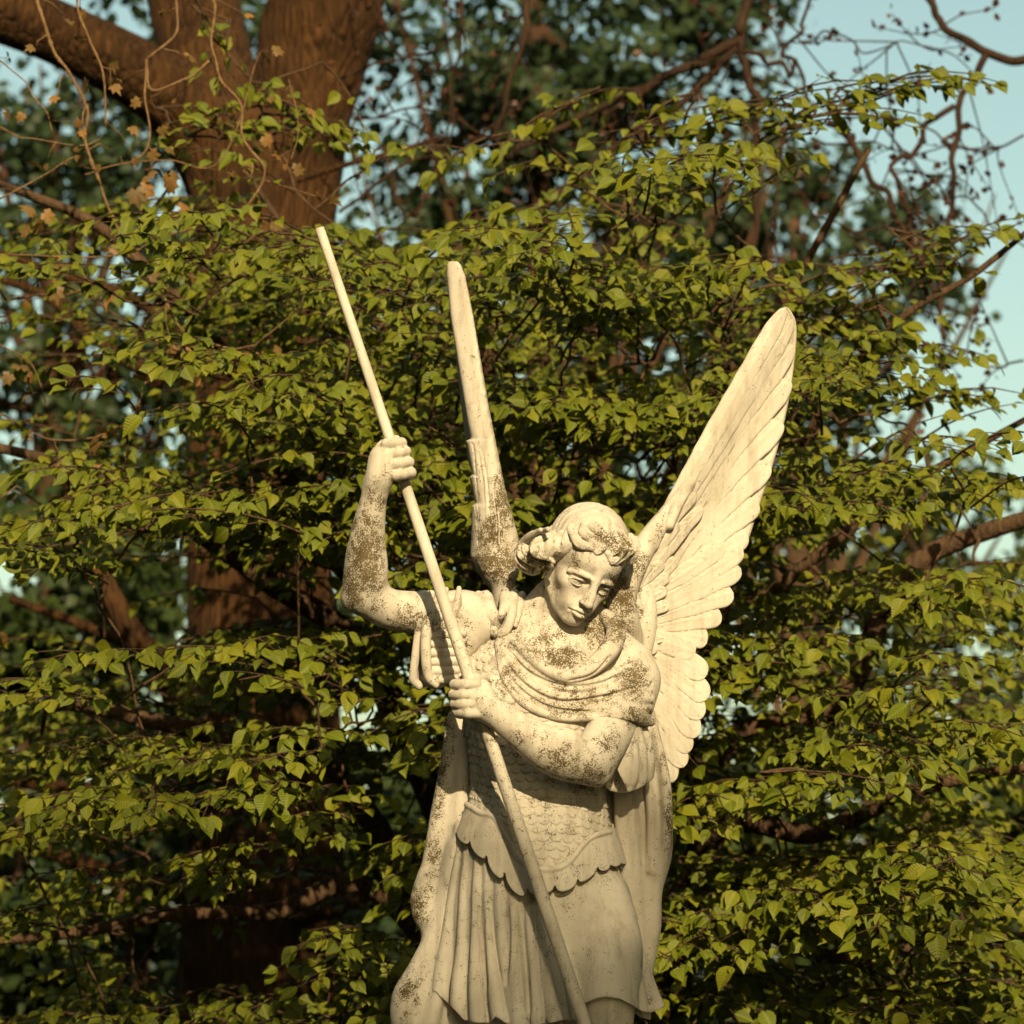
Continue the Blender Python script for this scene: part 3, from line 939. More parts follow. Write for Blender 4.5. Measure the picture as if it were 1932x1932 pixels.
def carve_flap(h):
    """The end of the cloak thrown over the elbow, hanging open like a bell."""
    g = SV(1095, 1270, 1345, 1510, -125, 75, h)
    g.T([(1186, 1370, -60), (1180, 1420, -62), (1168, 1470, -58)], (26, 28, 30), 4)
    g.T([(1180, 1362, -78), (1196, 1420, -82), (1196, 1470, -70), (1186, 1486, -62)], (8, 9, 9, 7), 3)
    g.T([(1196, 1360, -66), (1212, 1420, -68), (1213, 1470, -54), (1204, 1490, -46)], (8, 9, 9, 7), 3)
    g.T([(1210, 1362, -44), (1226, 1420, -46), (1226, 1465, -34), (1218, 1485, -24)], (8, 9, 8, 6), 3)
    g.T([(1196, 1400, -40), (1190, 1460, -34)], (30, 34), 6)
    g.T([(1150, 1482, -66), (1165, 1490, -74), (1185, 1491, -70), (1200, 1486, -56)], (5, 5, 5, 5), 5)
    sl, u, v, w = g.field()
    g.keep(v - (1496 - 12 * ((u - 1172) / 40.) ** 2))
    g.T([(1160, 1440, -70), (1158, 1480, -70), (1156, 1520, -72)], (12, 22, 28), 4, 's')
    return g
# ------------------------------------------------------------------ weathered stone
LICHEN = [  # u, v, radius u, radius v, amount: where the brown lichen has settled on the stone
    (690, 1050, 46, 120, 0.69), (668, 1110, 34, 60, 0.69), (705, 1150, 60, 40, 0.47), (765, 1172, 46, 36, 0.67), (735, 905, 36, 40, 0.36), (712, 940, 30, 40, 0.60),
    (848, 1168, 40, 50, 0.47), (880, 1220, 30, 60, 0.43), (930, 1165, 40, 40, 0.36), (1000, 1220, 90, 60, 0.50), (1060, 1240, 60, 30, 0.70), (1126, 1188, 34, 40, 0.70), (1090, 1320, 120, 50, 0.53), (960, 1280, 50, 60, 0.47),
    (1195, 1285, 34, 46, 0.70), (1205, 1350, 40, 26, 0.70), (1150, 1018, 46, 34, 0.58), (1180, 1040, 30, 30, 0.60), (1010, 1060, 50, 36, 0.53), (1045, 1112, 20, 36, 0.36), (1082, 1058, 18, 30, 0.45), (1100, 985, 60, 40, 0.17),
    (935, 1066, 60, 50, 0.70), (930, 1010, 50, 50, 0.62), (950, 950, 30, 90, 0.65), (905, 900, 30, 60, 0.30), (900, 780, 20, 60, 0.26), (1175, 1130, 40, 60, 0.70), (1172, 1185, 34, 40, 0.70), (1205, 1070, 34, 50, 0.52), (1245, 1000, 30, 50, 0.39), (1320, 880, 24, 70, 0.30),
    (1060, 1440, 70, 46, 0.62), (1110, 1462, 50, 34, 0.69), (985, 1395, 60, 40, 0.47), (1150, 1410, 40, 50, 0.52), (915, 1335, 36, 36, 0.36), (990, 1150, 40, 40, 0.34), (940, 1210, 40, 40, 0.43),
    (830, 1480, 20, 110, 0.62), (815, 1620, 22, 80, 0.57), (790, 1710, 24, 50, 0.69), (770, 1870, 34, 60, 0.53), (830, 1800, 20, 90, 0.30), (1264, 1560, 14, 80, 0.69), (1255, 1440, 16, 60, 0.43), (1235, 1400, 20, 40, 0.34),
    (1010, 1520, 70, 60, 0.31), (1060, 1570, 60, 40, 0.29), (875, 1640, 26, 60, 0.36), (930, 1740, 80, 90, 0.24), (900, 1860, 60, 60, 0.22), (1000, 1850, 90, 80, 0.21), (1150, 1915, 50, 30, 0.30), (848, 1400, 20, 50, 0.52), (1190, 1400, 30, 50, 0.30)]


def lichen_at(p):
    u, v = UV(np.asarray(p))
    a = np.full(len(u), .20)
    for cu, cv, ru, rv, k in LICHEN:
        a = np.maximum(a, k * np.exp(-(((u - cu) / ru) ** 2 + ((v - cv) / rv) ** 2) * .8))
    return np.minimum(a, .80)


def nodes_of(name):
    m = bpy.data.materials.new(name)
    m.use_nodes = True
    t = m.node_tree
    return m, t.nodes, t.links, t.nodes['Principled BSDF']


def N(nodes, kind, **kw):
    n = nodes.new('ShaderNode' + kind)
    for k, v in kw.items():
        if k in n.inputs:
            n.inputs[k].default_value = v
        else:
            setattr(n, k, v)
    return n


def ramp(nodes, stops):
    r = nodes.new('ShaderNodeValToRGB')
    el = r.color_ramp.elements
    el[0].position, el[0].color = stops[0][0], (*stops[0][1], 1)
    el[1].position, el[1].color = stops[-1][0], (*stops[-1][1], 1)
    for p, c in stops[1:-1]:
        e = el.new(p)
        e.color = (*c, 1)
    return r


def stone_material(name, relief=1.0):
    m, n, l, b = nodes_of(name)
    geo = N(n, 'NewGeometry')
    att = N(n, 'Attribute', attribute_name='lichen')
    fine = N(n, 'TexNoise', Scale=380.0, Detail=3.0, Roughness=.75)
    mid = N(n, 'TexNoise', Scale=55.0, Detail=6.0, Roughness=.72)
    big = N(n, 'TexNoise', Scale=9.0, Detail=4.0, Roughness=.6)
    grain = N(n, 'TexNoise', Scale=700.0, Detail=3.0, Roughness=.7)
    for t in (fine, mid, big, grain):
        l.new(geo.outputs['Position'], t.inputs['Vector'])
    # lichen where the noise rises over a threshold set by the settled amount
    s1 = N(n, 'Math', operation='MULTIPLY_ADD')
    l.new(fine.outputs['Fac'], s1.inputs[0])
    s1.inputs[1].default_value = .80
    s2 = N(n, 'Math', operation='MULTIPLY_ADD')
    l.new(mid.outputs['Fac'], s2.inputs[0])
    s2.inputs[1].default_value = .62
    l.new(s2.outputs[0], s1.inputs[2])
    s3 = N(n, 'Math', operation='MULTIPLY')
    l.new(big.outputs['Fac'], s3.inputs[0])
    s3.inputs[1].default_value = .16
    l.new(s3.outputs[0], s2.inputs[2])
    s4 = N(n, 'Math', operation='MULTIPLY_ADD')
    l.new(att.outputs['Fac'], s4.inputs[0])
    s4.inputs[1].default_value = .40
    l.new(s1.outputs[0], s4.inputs[2])
    mask = N(n, 'MapRange', **{'From Min': .972, 'From Max': 1.035})
    l.new(s4.outputs[0], mask.inputs['Value'])
    body = ramp(n, [(.25, (.42, .375, .315)), (.5, (.50, .453, .385)), (.75, (.545, .505, .44))])
    l.new(big.outputs['Fac'], body.inputs[0])
    lic = ramp(n, [(.3, (.044, .031, .013)), (.55, (.092, .066, .028)), (.8, (.17, .13, .06))])
    l.new(fine.outputs['Fac'], lic.inputs[0])
    mix = N(n, 'MixRGB')
    l.new(mask.outputs[0], mix.inputs['Fac'])
    l.new(body.outputs[0], mix.inputs['Color1'])
    l.new(lic.outputs[0], mix.inputs['Color2'])
    # faint grey-brown run-off streaks
    mp = N(n, 'Mapping')
    mp.inputs['Scale'].default_value = (1, 1, .14)
    l.new(geo.outputs['Position'], mp.inputs['Vector'])
    stk = N(n, 'TexNoise', Scale=46.0, Detail=5.0, Roughness=.66)
    l.new(mp.outputs[0], stk.inputs['Vector'])
    stm = N(n, 'MapRange', **{'From Min': .48, 'From Max': .78, 'To Max': .62})
    l.new(stk.outputs['Fac'], stm.inputs['Value'])
    mixs = N(n, 'MixRGB', Color2=(.21, .165, .105, 1))
    l.new(stm.outputs[0], mixs.inputs['Fac'])
    l.new(mix.outputs[0], mixs.inputs['Color1'])
    mix = mixs
    # scattered dark specks
    spk = N(n, 'TexVoronoi', Scale=130.0)
    l.new(geo.outputs['Position'], spk.inputs['Vector'])
    sp1 = N(n, 'MapRange', **{'From Min': .10, 'From Max': .16, 'To Min': 1.0, 'To Max': 0.0})
    l.new(spk.outputs['Distance'], sp1.inputs['Value'])
    gate = N(n, 'MapRange', **{'From Min': .50, 'From Max': .58})
    l.new(mid.outputs['Fac'], gate.inputs['Value'])
    sp2 = N(n, 'Math', operation='MULTIPLY')
    l.new(sp1.outputs[0], sp2.inputs[0])
    l.new(gate.outputs[0], sp2.inputs[1])
    mix2 = N(n, 'MixRGB', Color2=(.17, .115, .05, 1))
    l.new(sp2.outputs[0], mix2.inputs['Fac'])
    l.new(mix.outputs[0], mix2.inputs['Color1'])
    l.new(mix2.outputs[0], b.inputs['Base Color'])
    b.inputs['Roughness'].default_value = .82
    b.inputs['Specular IOR Level'].default_value = .2
    h1 = N(n, 'Math', operation='MULTIPLY_ADD')
    l.new(mask.outputs[0], h1.inputs[0])
    h1.inputs[1].default_value = 1.0
    h2 = N(n, 'Math', operation='MULTIPLY')
    l.new(grain.outputs['Fac'], h2.inputs[0])
    h2.inputs[1].default_value = .7
    l.new(h2.outputs[0], h1.inputs[2])
    h3 = N(n, 'Math', operation='MULTIPLY_ADD')
    l.new(mid.outputs['Fac'], h3.inputs[0])
    h3.inputs[1].default_value = .5
    l.new(h1.outputs[0], h3.inputs[2])
    bump = N(n, 'Bump', Strength=.55 * relief, Distance=.0016)
    l.new(h3.outputs[0], bump.inputs['Height'])
    l.new(bump.outputs[0], b.inputs['Normal'])
    return m


STONE = stone_material('weathered_stone')
# ------------------------------------------------------------------ wings: a carved leading edge and separate overlapping feathers
W_ROOT, W_TIP = np.array([1165.0, 1160.0]), np.array([1478.0, 580.0])
W_EB = (W_TIP - W_ROOT) / np.linalg.norm(W_TIP - W_ROOT)
W_EA = np.array([-W_EB[1], W_EB[0]])
SPINE = np.array([  # span position, u, v, w of the other wing's front edge
    (-260, 985, 1330, 120), (-100, 950, 1190, 90), (0, 938, 1108, 62), (60, 936, 1050, 50), (130, 934, 985, 44), (220, 922, 895, 46), (300, 908, 815, 52), (420, 890, 700, 62), (540, 873, 590, 72), (640, 862, 508, 80), (700, 857, 470, 84)], float)


def wing_near(a, b, n):
    """Wing to the viewer's right: chord a, span b, height n towards the viewer."""
    uv = W_ROOT + a[..., None] * W_EA + b[..., None] * W_EB
    w = 88 + .16 * a + .03 * b + 16 * np.exp(-((a - 60) / 110.) ** 2) - 22 * np.exp(-(a / 40.) ** 2)
    return np.stack([uv[..., 0], uv[..., 1], w - n], -1)


def wing_far(a, b, n):
    """Wing to the viewer's left, seen along its front edge: the chord runs back."""
    c = [np.interp(b, SPINE[:, 0], SPINE[:, i]) for i in (1, 2, 3)]
    cu = np.interp(b, [0, 150, 260, 450, 600, 660], [.2, .0, -.17, -.16, -.05, 0])
    u = c[0] + a * cu + n * .45 - 3
    w = c[2] + a * .96 - n * .15
    return np.stack([u, c[1] + a * .10, w], -1)


def px_to_world(q):
    k = 24.0 / 1932 / LENS
    cx, cy = (q[..., 0] - 966) * k, -(q[..., 1] - 966) * k
    d = np.stack([cx, _cp - cy * _sp, _sp + cy * _cp], -1)
    t = (CAM_D + q[..., 2] * S) / d[..., 1]
    return np.array([0, -CAM_D, CAM_Z]) + d * t[..., None]


def feather(mb, embed, base, tip, hw, lay, bend=0.0, tipr=.28, seed=0, thick=4.5, nx=15, ny=64):
    """One carved feather: rachis, cambered vanes with barb grooves, a rounded tip; closed solid."""
    rnd = random.Random(seed * 7 + 3)
    base, tip = np.array(base, float), np.array(tip, float)
    A = lambda p: np.array([(p - W_ROOT) @ W_EA, (p - W_ROOT) @ W_EB])
    p0, p1 = A(base), A(tip)
    L = np.linalg.norm(p1 - p0)
    d = (p1 - p0) / L
    s = np.array([d[1], -d[0]])
    y = np.linspace(0, 1, ny)
    x = np.linspace(-1, 1, nx)
    X, Y = np.meshgrid(x, y)
    prof = np.clip(.55 + .9 * Y, 0, 1) * np.sqrt(np.clip(1 - np.clip((Y - (1 - tipr)) / tipr, 0, 1) ** 2.4, 0, 1))
    prof = np.maximum(prof, .02)
    notch = 1 - .05 * np.abs(np.sin(Y * L / 17 + rnd.uniform(0, 6))) * (np.abs(X) > .8)
    off = bend * L * np.sin(math.pi * Y)
    pos = p0 + Y[..., None] * (L * d) + (X * hw * prof * notch + off)[..., None] * s
    barb = np.sin(Y * L / 2.6 + np.abs(X) * hw * .55 + .8 * np.sin(Y * L / 11 + seed)) * .42
    crack = np.maximum(0, np.sin(Y * L / 14.0 + np.abs(X) * hw * .22 + seed * 2) - .84) * 6.0
    n = lay + 1.0 * (1 - X ** 2) * prof - 1.2 * np.clip((np.abs(X) - .86) / .14, 0, 1) ** 2 + 1.9 * np.exp(-(X / .09) ** 2) * (1 - Y * .6) + (barb - crack) * (np.abs(X) > .14) * (1 - X ** 2) ** .3
    top = px_to_world(embed(pos[..., 0], pos[..., 1], n))
    bot = px_to_world(embed(pos[..., 0], pos[..., 1], np.full_like(n, lay - thick)))
    v = np.vstack([top.reshape(-1, 3), bot.reshape(-1, 3)])
    N = nx * ny
    i, j = np.meshgrid(np.arange(ny - 1), np.arange(nx - 1), indexing='ij')
    q = np.stack([i * nx + j, i * nx + j + 1, (i + 1) * nx + j + 1, (i + 1) * nx + j], -1).reshape(-1, 4)
    f = [q, q[:, ::-1] + N]
    rim = np.concatenate([np.arange(nx), np.arange(1, ny) * nx + nx - 1, (ny - 1) * nx + np.arange(nx - 2, -1, -1), np.arange(ny - 2, 0, -1) * nx])
    r2 = np.roll(rim, -1)
    f.append(np.stack([rim, rim + N, r2 + N, r2], 1))
    mb.add(v, np.vstack(f))


PRIMARIES = [((1205, 1062), (1482, 580), 19, 15.0, .0), ((1216, 1068), (1495, 604), 20, 13.1, -.006), ((1226, 1074), (1497, 650), 23, 11.2, -.026), ((1236, 1082), (1490, 716), 26, 9.3, -.044),
             ((1244, 1092), (1474, 794), 28, 7.4, -.056), ((1250, 1102), (1450, 874), 29, 5.5, -.060), ((1254, 1112), (1428, 946), 29, 3.6, -.062), ((1256, 1122), (1408, 1004), 28, 1.7, -.055)]
BLADE_TRAIL = [(1262, 1150), (1330, 1125), (1395, 1048), (1410, 1024), (1431, 960), (1456, 885), (1479, 800), (1493, 728), (1501, 660), (1503, 622), (1500, 602), (1490, 584), (1482, 578)]
BLADE_LEAD = [(1215, 1075), (1232, 1030), (1262, 982), (1300, 925), (1338, 850), (1372, 782), (1400, 728), (1425, 682), (1445, 642), (1458, 616), (1466, 600), (1472, 588), (1477, 581)]


def blade(mb, embed):
    """The solid slab of stone the long feathers are carved on; its outer edge is nearly smooth."""
    A = lambda p: np.stack([(p - W_ROOT) @ W_EA, (p - W_ROOT) @ W_EB], -1)
    le, tr = spline(np.array(BLADE_LEAD, float), 8), spline(np.array(BLADE_TRAIL, float), 8)
    ny, nx = len(le), 40
    x = np.linspace(0, 1, nx)
    pos = A(le[:, None] * (1 - x[None, :, None]) + tr[:, None] * x[None, :, None])
    Y = np.linspace(0, 1, ny)[:, None] * np.ones(nx)
    X = x[None] * np.ones((ny, 1))
    n = -1.5 + 1.1 * np.sin(X * 34 + 2 * np.sin(Y * 5)) * (X > .5) + .5 * np.sin(Y * 150 + X * 22) - 5 * np.clip((X - .96) / .04, 0, 1) ** 2
    top = px_to_world(embed(pos[..., 0], pos[..., 1], n))
    bot = px_to_world(embed(pos[..., 0], pos[..., 1], np.full_like(n, -9.0)))
    v = np.vstack([top.reshape(-1, 3), bot.reshape(-1, 3)])
    M = nx * ny
    i, j = np.meshgrid(np.arange(ny - 1), np.arange(nx - 1), indexing='ij')
    q = np.stack([i * nx + j, i * nx + j + 1, (i + 1) * nx + j + 1, (i + 1) * nx + j], -1).reshape(-1, 4)
    rim = np.concatenate([np.arange(nx), np.arange(1, ny) * nx + nx - 1, (ny - 1) * nx + np.arange(nx - 2, -1, -1), np.arange(ny - 2, 0, -1) * nx])
    r2 = np.roll(rim, -1)
    mb.add(v, np.vstack([q, q[:, ::-1] + M, np.stack([rim, rim + M, r2 + M, r2], 1)]))


SECONDARIES = [((1222, 1124), (1366, 1028), 19, 19.0, .02), ((1222, 1140), (1402, 1036), 21, 17.3, .02), ((1226, 1156), (1398, 1072), 23, 15.6, -.01), ((1228, 1170), (1384, 1118), 23, 13.9, -.02),
               ((1228, 1184), (1362, 1162), 22, 12.2, -.02), ((1226, 1196), (1336, 1204), 22, 10.5, -.02)]
TERTIALS = [((1210, 1196), (1312, 1232), 23, 16.0, 0), ((1206, 1206), (1334, 1274), 25, 14.2, -.02), ((1202, 1218), (1336, 1318), 25, 12.4, -.03), ((1200, 1234), (1326, 1354), 25, 10.6, -.03), ((1198, 1250), (1316, 1390), 24, 8.8, -.03),
            ((1198, 1268), (1300, 1420), 23, 7.0, -.03), ((1198, 1285), (1290, 1448), 22, 5.2, -.02), ((1196, 1300), (1270, 1476), 21, 3.4, -.02), ((1194, 1310), (1248, 1492), 20, 1.6, 0)]
COVERTS = [((1215, 1040), (1314, 930), 12, 20.0, 0), ((1222, 1055), (1326, 958), 13, 19.0, .02), ((1226, 1075), (1300, 985), 13, 21.0, .02), ((1205, 1080), (1280, 985), 13, 24.0, 0), ((1215, 1090), (1262, 1030), 13, 24.0, .02),
           ((1225, 1105), (1278, 1052), 12, 21.0, .02), ((1200, 1110), (1252, 1060), 12, 27.0, 0), ((1208, 1125), (1262, 1085), 12, 25.0, 0), ((1200, 1140), (1258, 1112), 12, 26.0, 0), ((1205, 1160), (1262, 1140), 12, 23.0, 0),
           ((1195, 1170), (1242, 1178), 12, 25.0, 0), ((1198, 1190), (1252, 1205), 13, 22.0, 0), ((1192, 1200), (1240, 1228), 13, 23.0, 0), ((1188, 1080), (1236, 1012), 12, 27.0, 0), ((1180, 1120), (1228, 1060), 12, 30.0, 0),
           ((1190, 1215), (1232, 1262), 14, 20.0, 0)]


def build_wing(embed, mat, parent, edge_fn, h):
    v, f = edge_fn(h).mesh()
    wing = mesh_obj('wing', v, f, mat, parent, attrs={'lichen': lichen_at(v)})
    for nm, fs in (('primary_feathers', PRIMARIES), ('secondary_feathers', SECONDARIES), ('tertial_feathers', TERTIALS), ('covert_feathers', COVERTS)):
        mb = MB()
        if nm[0] == 'p':
            blade(mb, embed)
        for i, (b, t, hw, lay, bend) in enumerate(fs):
            feather(mb, embed, b, t, hw, lay, bend, tipr=.16 if nm[0] == 'p' else (.16 if nm[0] == 's' else .2), seed=i, ny=110 if nm[0] == 'p' else 60)
        vv = np.vstack(mb.v)
        mb.build(nm, mat, wing, attrs={'lichen': lichen_at(vv) * .55})
    return wing


def edge_near(h):
    g = SV(1130, 1510, 565, 1260, 10, 190, h)
    A = lambda a, b, n: tuple(wing_near(np.array(float(a)), np.array(float(b)), np.array(float(n))))
    g.T([(1192, 1215, 80), (1180, 1180, 50), (1172, 1150, 34), (1176, 1112, 34), (1194, 1070, 46), (1226, 1015, 60), (1262, 965, 72), (1300, 912, 76)], (24, 29, 29, 28, 26, 21, 16, 12), 5)
    g.T([(1225, 1030, 74), (1290, 935, 80), (1340, 840, 84), (1400, 728, 88), (1450, 634, 92), (1474, 592, 94)], (14, 10, 8, 7, 6.5, 6), 4)
    g.T([(1205, 1080, 84), (1215, 1140, 86), (1215, 1200, 90), (1205, 1260, 94)], (20, 24, 22, 16), 8)
    for i, (p, q) in enumerate((((1262, 990), (1306, 918)), ((1232, 1030), (1282, 952)), ((1208, 1065), (1250, 1000)), ((1190, 1100), (1222, 1046)))):
        g.T([(p[0], p[1], 56), ((p[0] + q[0]) / 2 - 4, (p[1] + q[1]) / 2 - 3, 56 + 5 * (3 - i) * .4), (q[0], q[1], 78)], (11, 10, 4), 2.5)
    return g


def edge_far(h):
    g = SV(835, 1010, 475, 1215, -10, 340, h)
    sl, u, v, w = g.field()
    V = [490, 500, 520, 600, 700, 800, 828, 832, 896, 900, 950, 955, 1000, 1050, 1085, 1112, 1160]
    L = [848, 843, 843, 850, 866, 882, 888, 879, 891, 886, 896, 890, 889, 887, 905, 926, 935]
    RV, RR = [490, 500, 520, 600, 700, 770, 830, 900, 960, 1000, 1040, 1080, 1112, 1160], [862, 869, 877, 893, 910, 922, 934, 948, 962, 974, 983, 979, 966, 962]
    W0 = np.interp(v, SPINE[::-1, 2], SPINE[::-1, 3])
    lu, ru = np.interp(v, V, L), np.interp(v, RV, RR)
    cu, hw = (lu + ru) / 2, (ru - lu) / 2
    hd = np.interp(v, [490, 700, 900, 1040, 1160], [16, 26, 36, 46, 30])
    cw = W0 - 20 + hd
    ex = np.interp(v, [600, 1000], [4.5, 2.4])
    x, y = np.abs(u - cu) / hw, np.abs(w - cw + (u - cu) * .35) / hd
    e = (x ** ex + y ** ex) ** (1 / ex)
    d = np.maximum((e - 1) * np.minimum(hw, hd) * .9, np.maximum(493 - v + .012 * (u - 856) ** 2, v - 1190))
    g.a[sl] = np.minimum(g.a[sl], (d * S).astype(np.float32))
    g.T([(958, 1180, 80), (948, 1112, 62), (940, 1070, 50)], (24, 20, 34), 10)
    # thick inner body behind the edge
    for o, r in ((60, .75), (95, .5)):
        g.T([(952, 1110, 64 + o), (944, 1065, 52 + o), (942, 1010, 46 + o), (934, 950, 44 + o), (924, 880, 46 + o), (914, 800, 52 + o * .8), (897, 700, 60 + o * .6), (880, 600, 70 + o * .4)],
            np.array((20, 36, 40, 30, 22, 18, 15, 10)) * r, 10, sub=8)
    # carved lines of the covert tips down the front
    for pts in ([(905, 1000), (900, 930), (894, 850), (889, 834)], [(915, 985), (912, 920), (905, 870), (902, 838)], [(925, 1000), (922, 940), (915, 880), (908, 846)], [(903, 1040), (900, 985), (897, 956)], [(935, 1010), (934, 950), (930, 905)]):
        g.TD(pts, [1.0] + [1.7] * (len(pts) - 2) + [1.0], 2.0, 's', lift=0, even=1)
    sl, u, v, w = g.field()
    side = np.clip((u - cu - 4) / 8, 0, 1) * np.clip((1060 - v) / 60, 0, 1)
    q = v * .16 - w * .10 + u * .35
    pat = np.maximum(0, np.sin(q + .8 * np.sin(w * .16))) * 1.5 + np.maximum(0, np.sin(w * .30 + .04 * v)) * 1.2
    g.a[sl] -= (pat * side * .4 * S).astype(np.float32)
    return g
# ------------------------------------------------------------------ put the statue together
_base = P(1020, 1600, 10)
PLINTH_Z = P(1030, 2325, 0)[2]
statue = thing('angel_statue', 'cream stone angel with raised wings and bowed curly head, blotched with brown lichen', 'statue', (float(_base[0]), 0.0, float(PLINTH_Z)))


def stone_part(name, vol, world=None):
    v, f = vol.mesh()
    if world:
        v = world(v)
    return mesh_obj(name, v, f, STONE, statue, attrs={'lichen': lichen_at(v)})


_hv, _hf = carve_head(1.4).mesh()
_hv = head_to_world(_hv)
_bv, _bf = carve_body(2.2).mesh()
_v = np.vstack([_hv, _bv])
mesh_obj('body', _v, np.vstack([_hf, _bf + len(_hv)]), STONE, statue, attrs={'lichen': lichen_at(_v)})
stone_part('hair', carve_hair(1.4), head_to_world)
stone_part('scale_cuirass', carve_cuirass(2.4))
stone_part('scalloped_hem', carve_peplum(2.4))
stone_part('tunic_skirt', carve_skirt(2.2))
stone_part('tunic_sleeve', carve_sleeve(2.2))
stone_part('shoulder_strap', carve_strap(2.4))
stone_part('mantle', carve_mantle(2.0))
stone_part('brooch_knot', carve_knot(2.0))
stone_part('cape', carve_cape(2.6))
stone_part('mantle_end', carve_flap(2.2))
build_wing(wing_near, STONE, statue, edge_near, 2.2)
build_wing(wing_far, STONE, statue, edge_far, 2.2)

_m = MB()
_ts = spline(np.array([(431.0, 8.5), (900, 10.3), (1400, 12.0), (1985, 12.5), (2318, 12.5)]), 8)
_m.tube([P(pole_u(a), a, pole_w(a)) for a, r in _ts], _ts[:, 1] * S, 20)
_pv = np.vstack(_m.v)
POLE = stone_material('painted_pole', .5)
lance = _m.build('lance', POLE, attrs={'lichen': np.where(UV(_pv)[1] > 1150, .30, .04)})
tag(lance, 'long pale round lance shaft held slanting in both hands of the stone angel', 'lance')

# plinth under the figure, below the picture
def box_mesh(x0, x1, y0, y1, z0, z1, ch=.02):
    pts = []
    for z, i in ((z0, 0), (z1 - ch, 0), (z1, ch)):
        pts += [(x0 + i, y0 + i, z), (x1 - i, y0 + i, z), (x1 - i, y1 - i, z), (x0 + i, y1 - i, z)]
    f = [(3, 2, 1, 0), (8, 9, 10, 11)]
    for a in (0, 4):
        f += [(a + i, a + (i + 1) % 4, a + 4 + (i + 1) % 4, a + 4 + i) for i in range(4)]
    return np.array(pts), np.array(f)


_cx = float(P(1030, 1932)[0])
_ph = tag(bpy.data.objects.new('plinth', None), 'square stone plinth under the feet of the angel', 'plinth')
COL.objects.link(_ph)
_ph.location = (_cx, 0, 0)
for nm, (hw, z0, z1) in (('base_slab', (.52, -.05, .16)), ('shaft', (.42, .16, PLINTH_Z - .10)), ('cap_slab', (.47, PLINTH_Z - .10, PLINTH_Z + .004))):
    v, f = box_mesh(_cx - hw, _cx + hw, -hw, hw, z0, z1)
    mesh_obj(nm, v, f, STONE, _ph, smooth=False, attrs={'lichen': np.full(len(v), .3)})
# ------------------------------------------------------------------ ground
RNG = np.random.default_rng(11)


def ground_material():
    m, n, l, b = nodes_of('grass_ground')
    geo = N(n, 'NewGeometry')
    a = N(n, 'TexNoise', Scale=1.3, Detail=8.0, Roughness=.7)
    l.new(geo.outputs['Position'], a.inputs['Vector'])
    r = ramp(n, [(.3, (.035, .045, .012)), (.55, (.06, .075, .02)), (.8, (.10, .085, .04))])
    l.new(a.outputs['Fac'], r.inputs[0])
    l.new(r.outputs[0], b.inputs['Base Color'])
    b.inputs['Roughness'].default_value = .95
    return m


_gx = np.concatenate([-np.geomspace(900, 6, 22), np.linspace(-5, 5, 11), np.geomspace(6, 900, 22)])
_X, _Y = np.meshgrid(_gx, _gx + 4)
_Z = .05 * np.sin(_X * .9) * np.cos(_Y * .7) * (np.hypot(_X, _Y) < 80) - .04
_i, _j = np.meshgrid(np.arange(len(_gx) - 1), np.arange(len(_gx) - 1), indexing='ij')
_k = len(_gx)
gr = mesh_obj('ground', np.stack([_X, _Y, _Z], -1).reshape(-1, 3), np.stack([_i * _k + _j, _i * _k + _j + 1, (_i + 1) * _k + _j + 1, (_i + 1) * _k + _j], -1).reshape(-1, 4), ground_material())
tag(gr, 'grassy ground under the trees', 'ground', kind='structure')


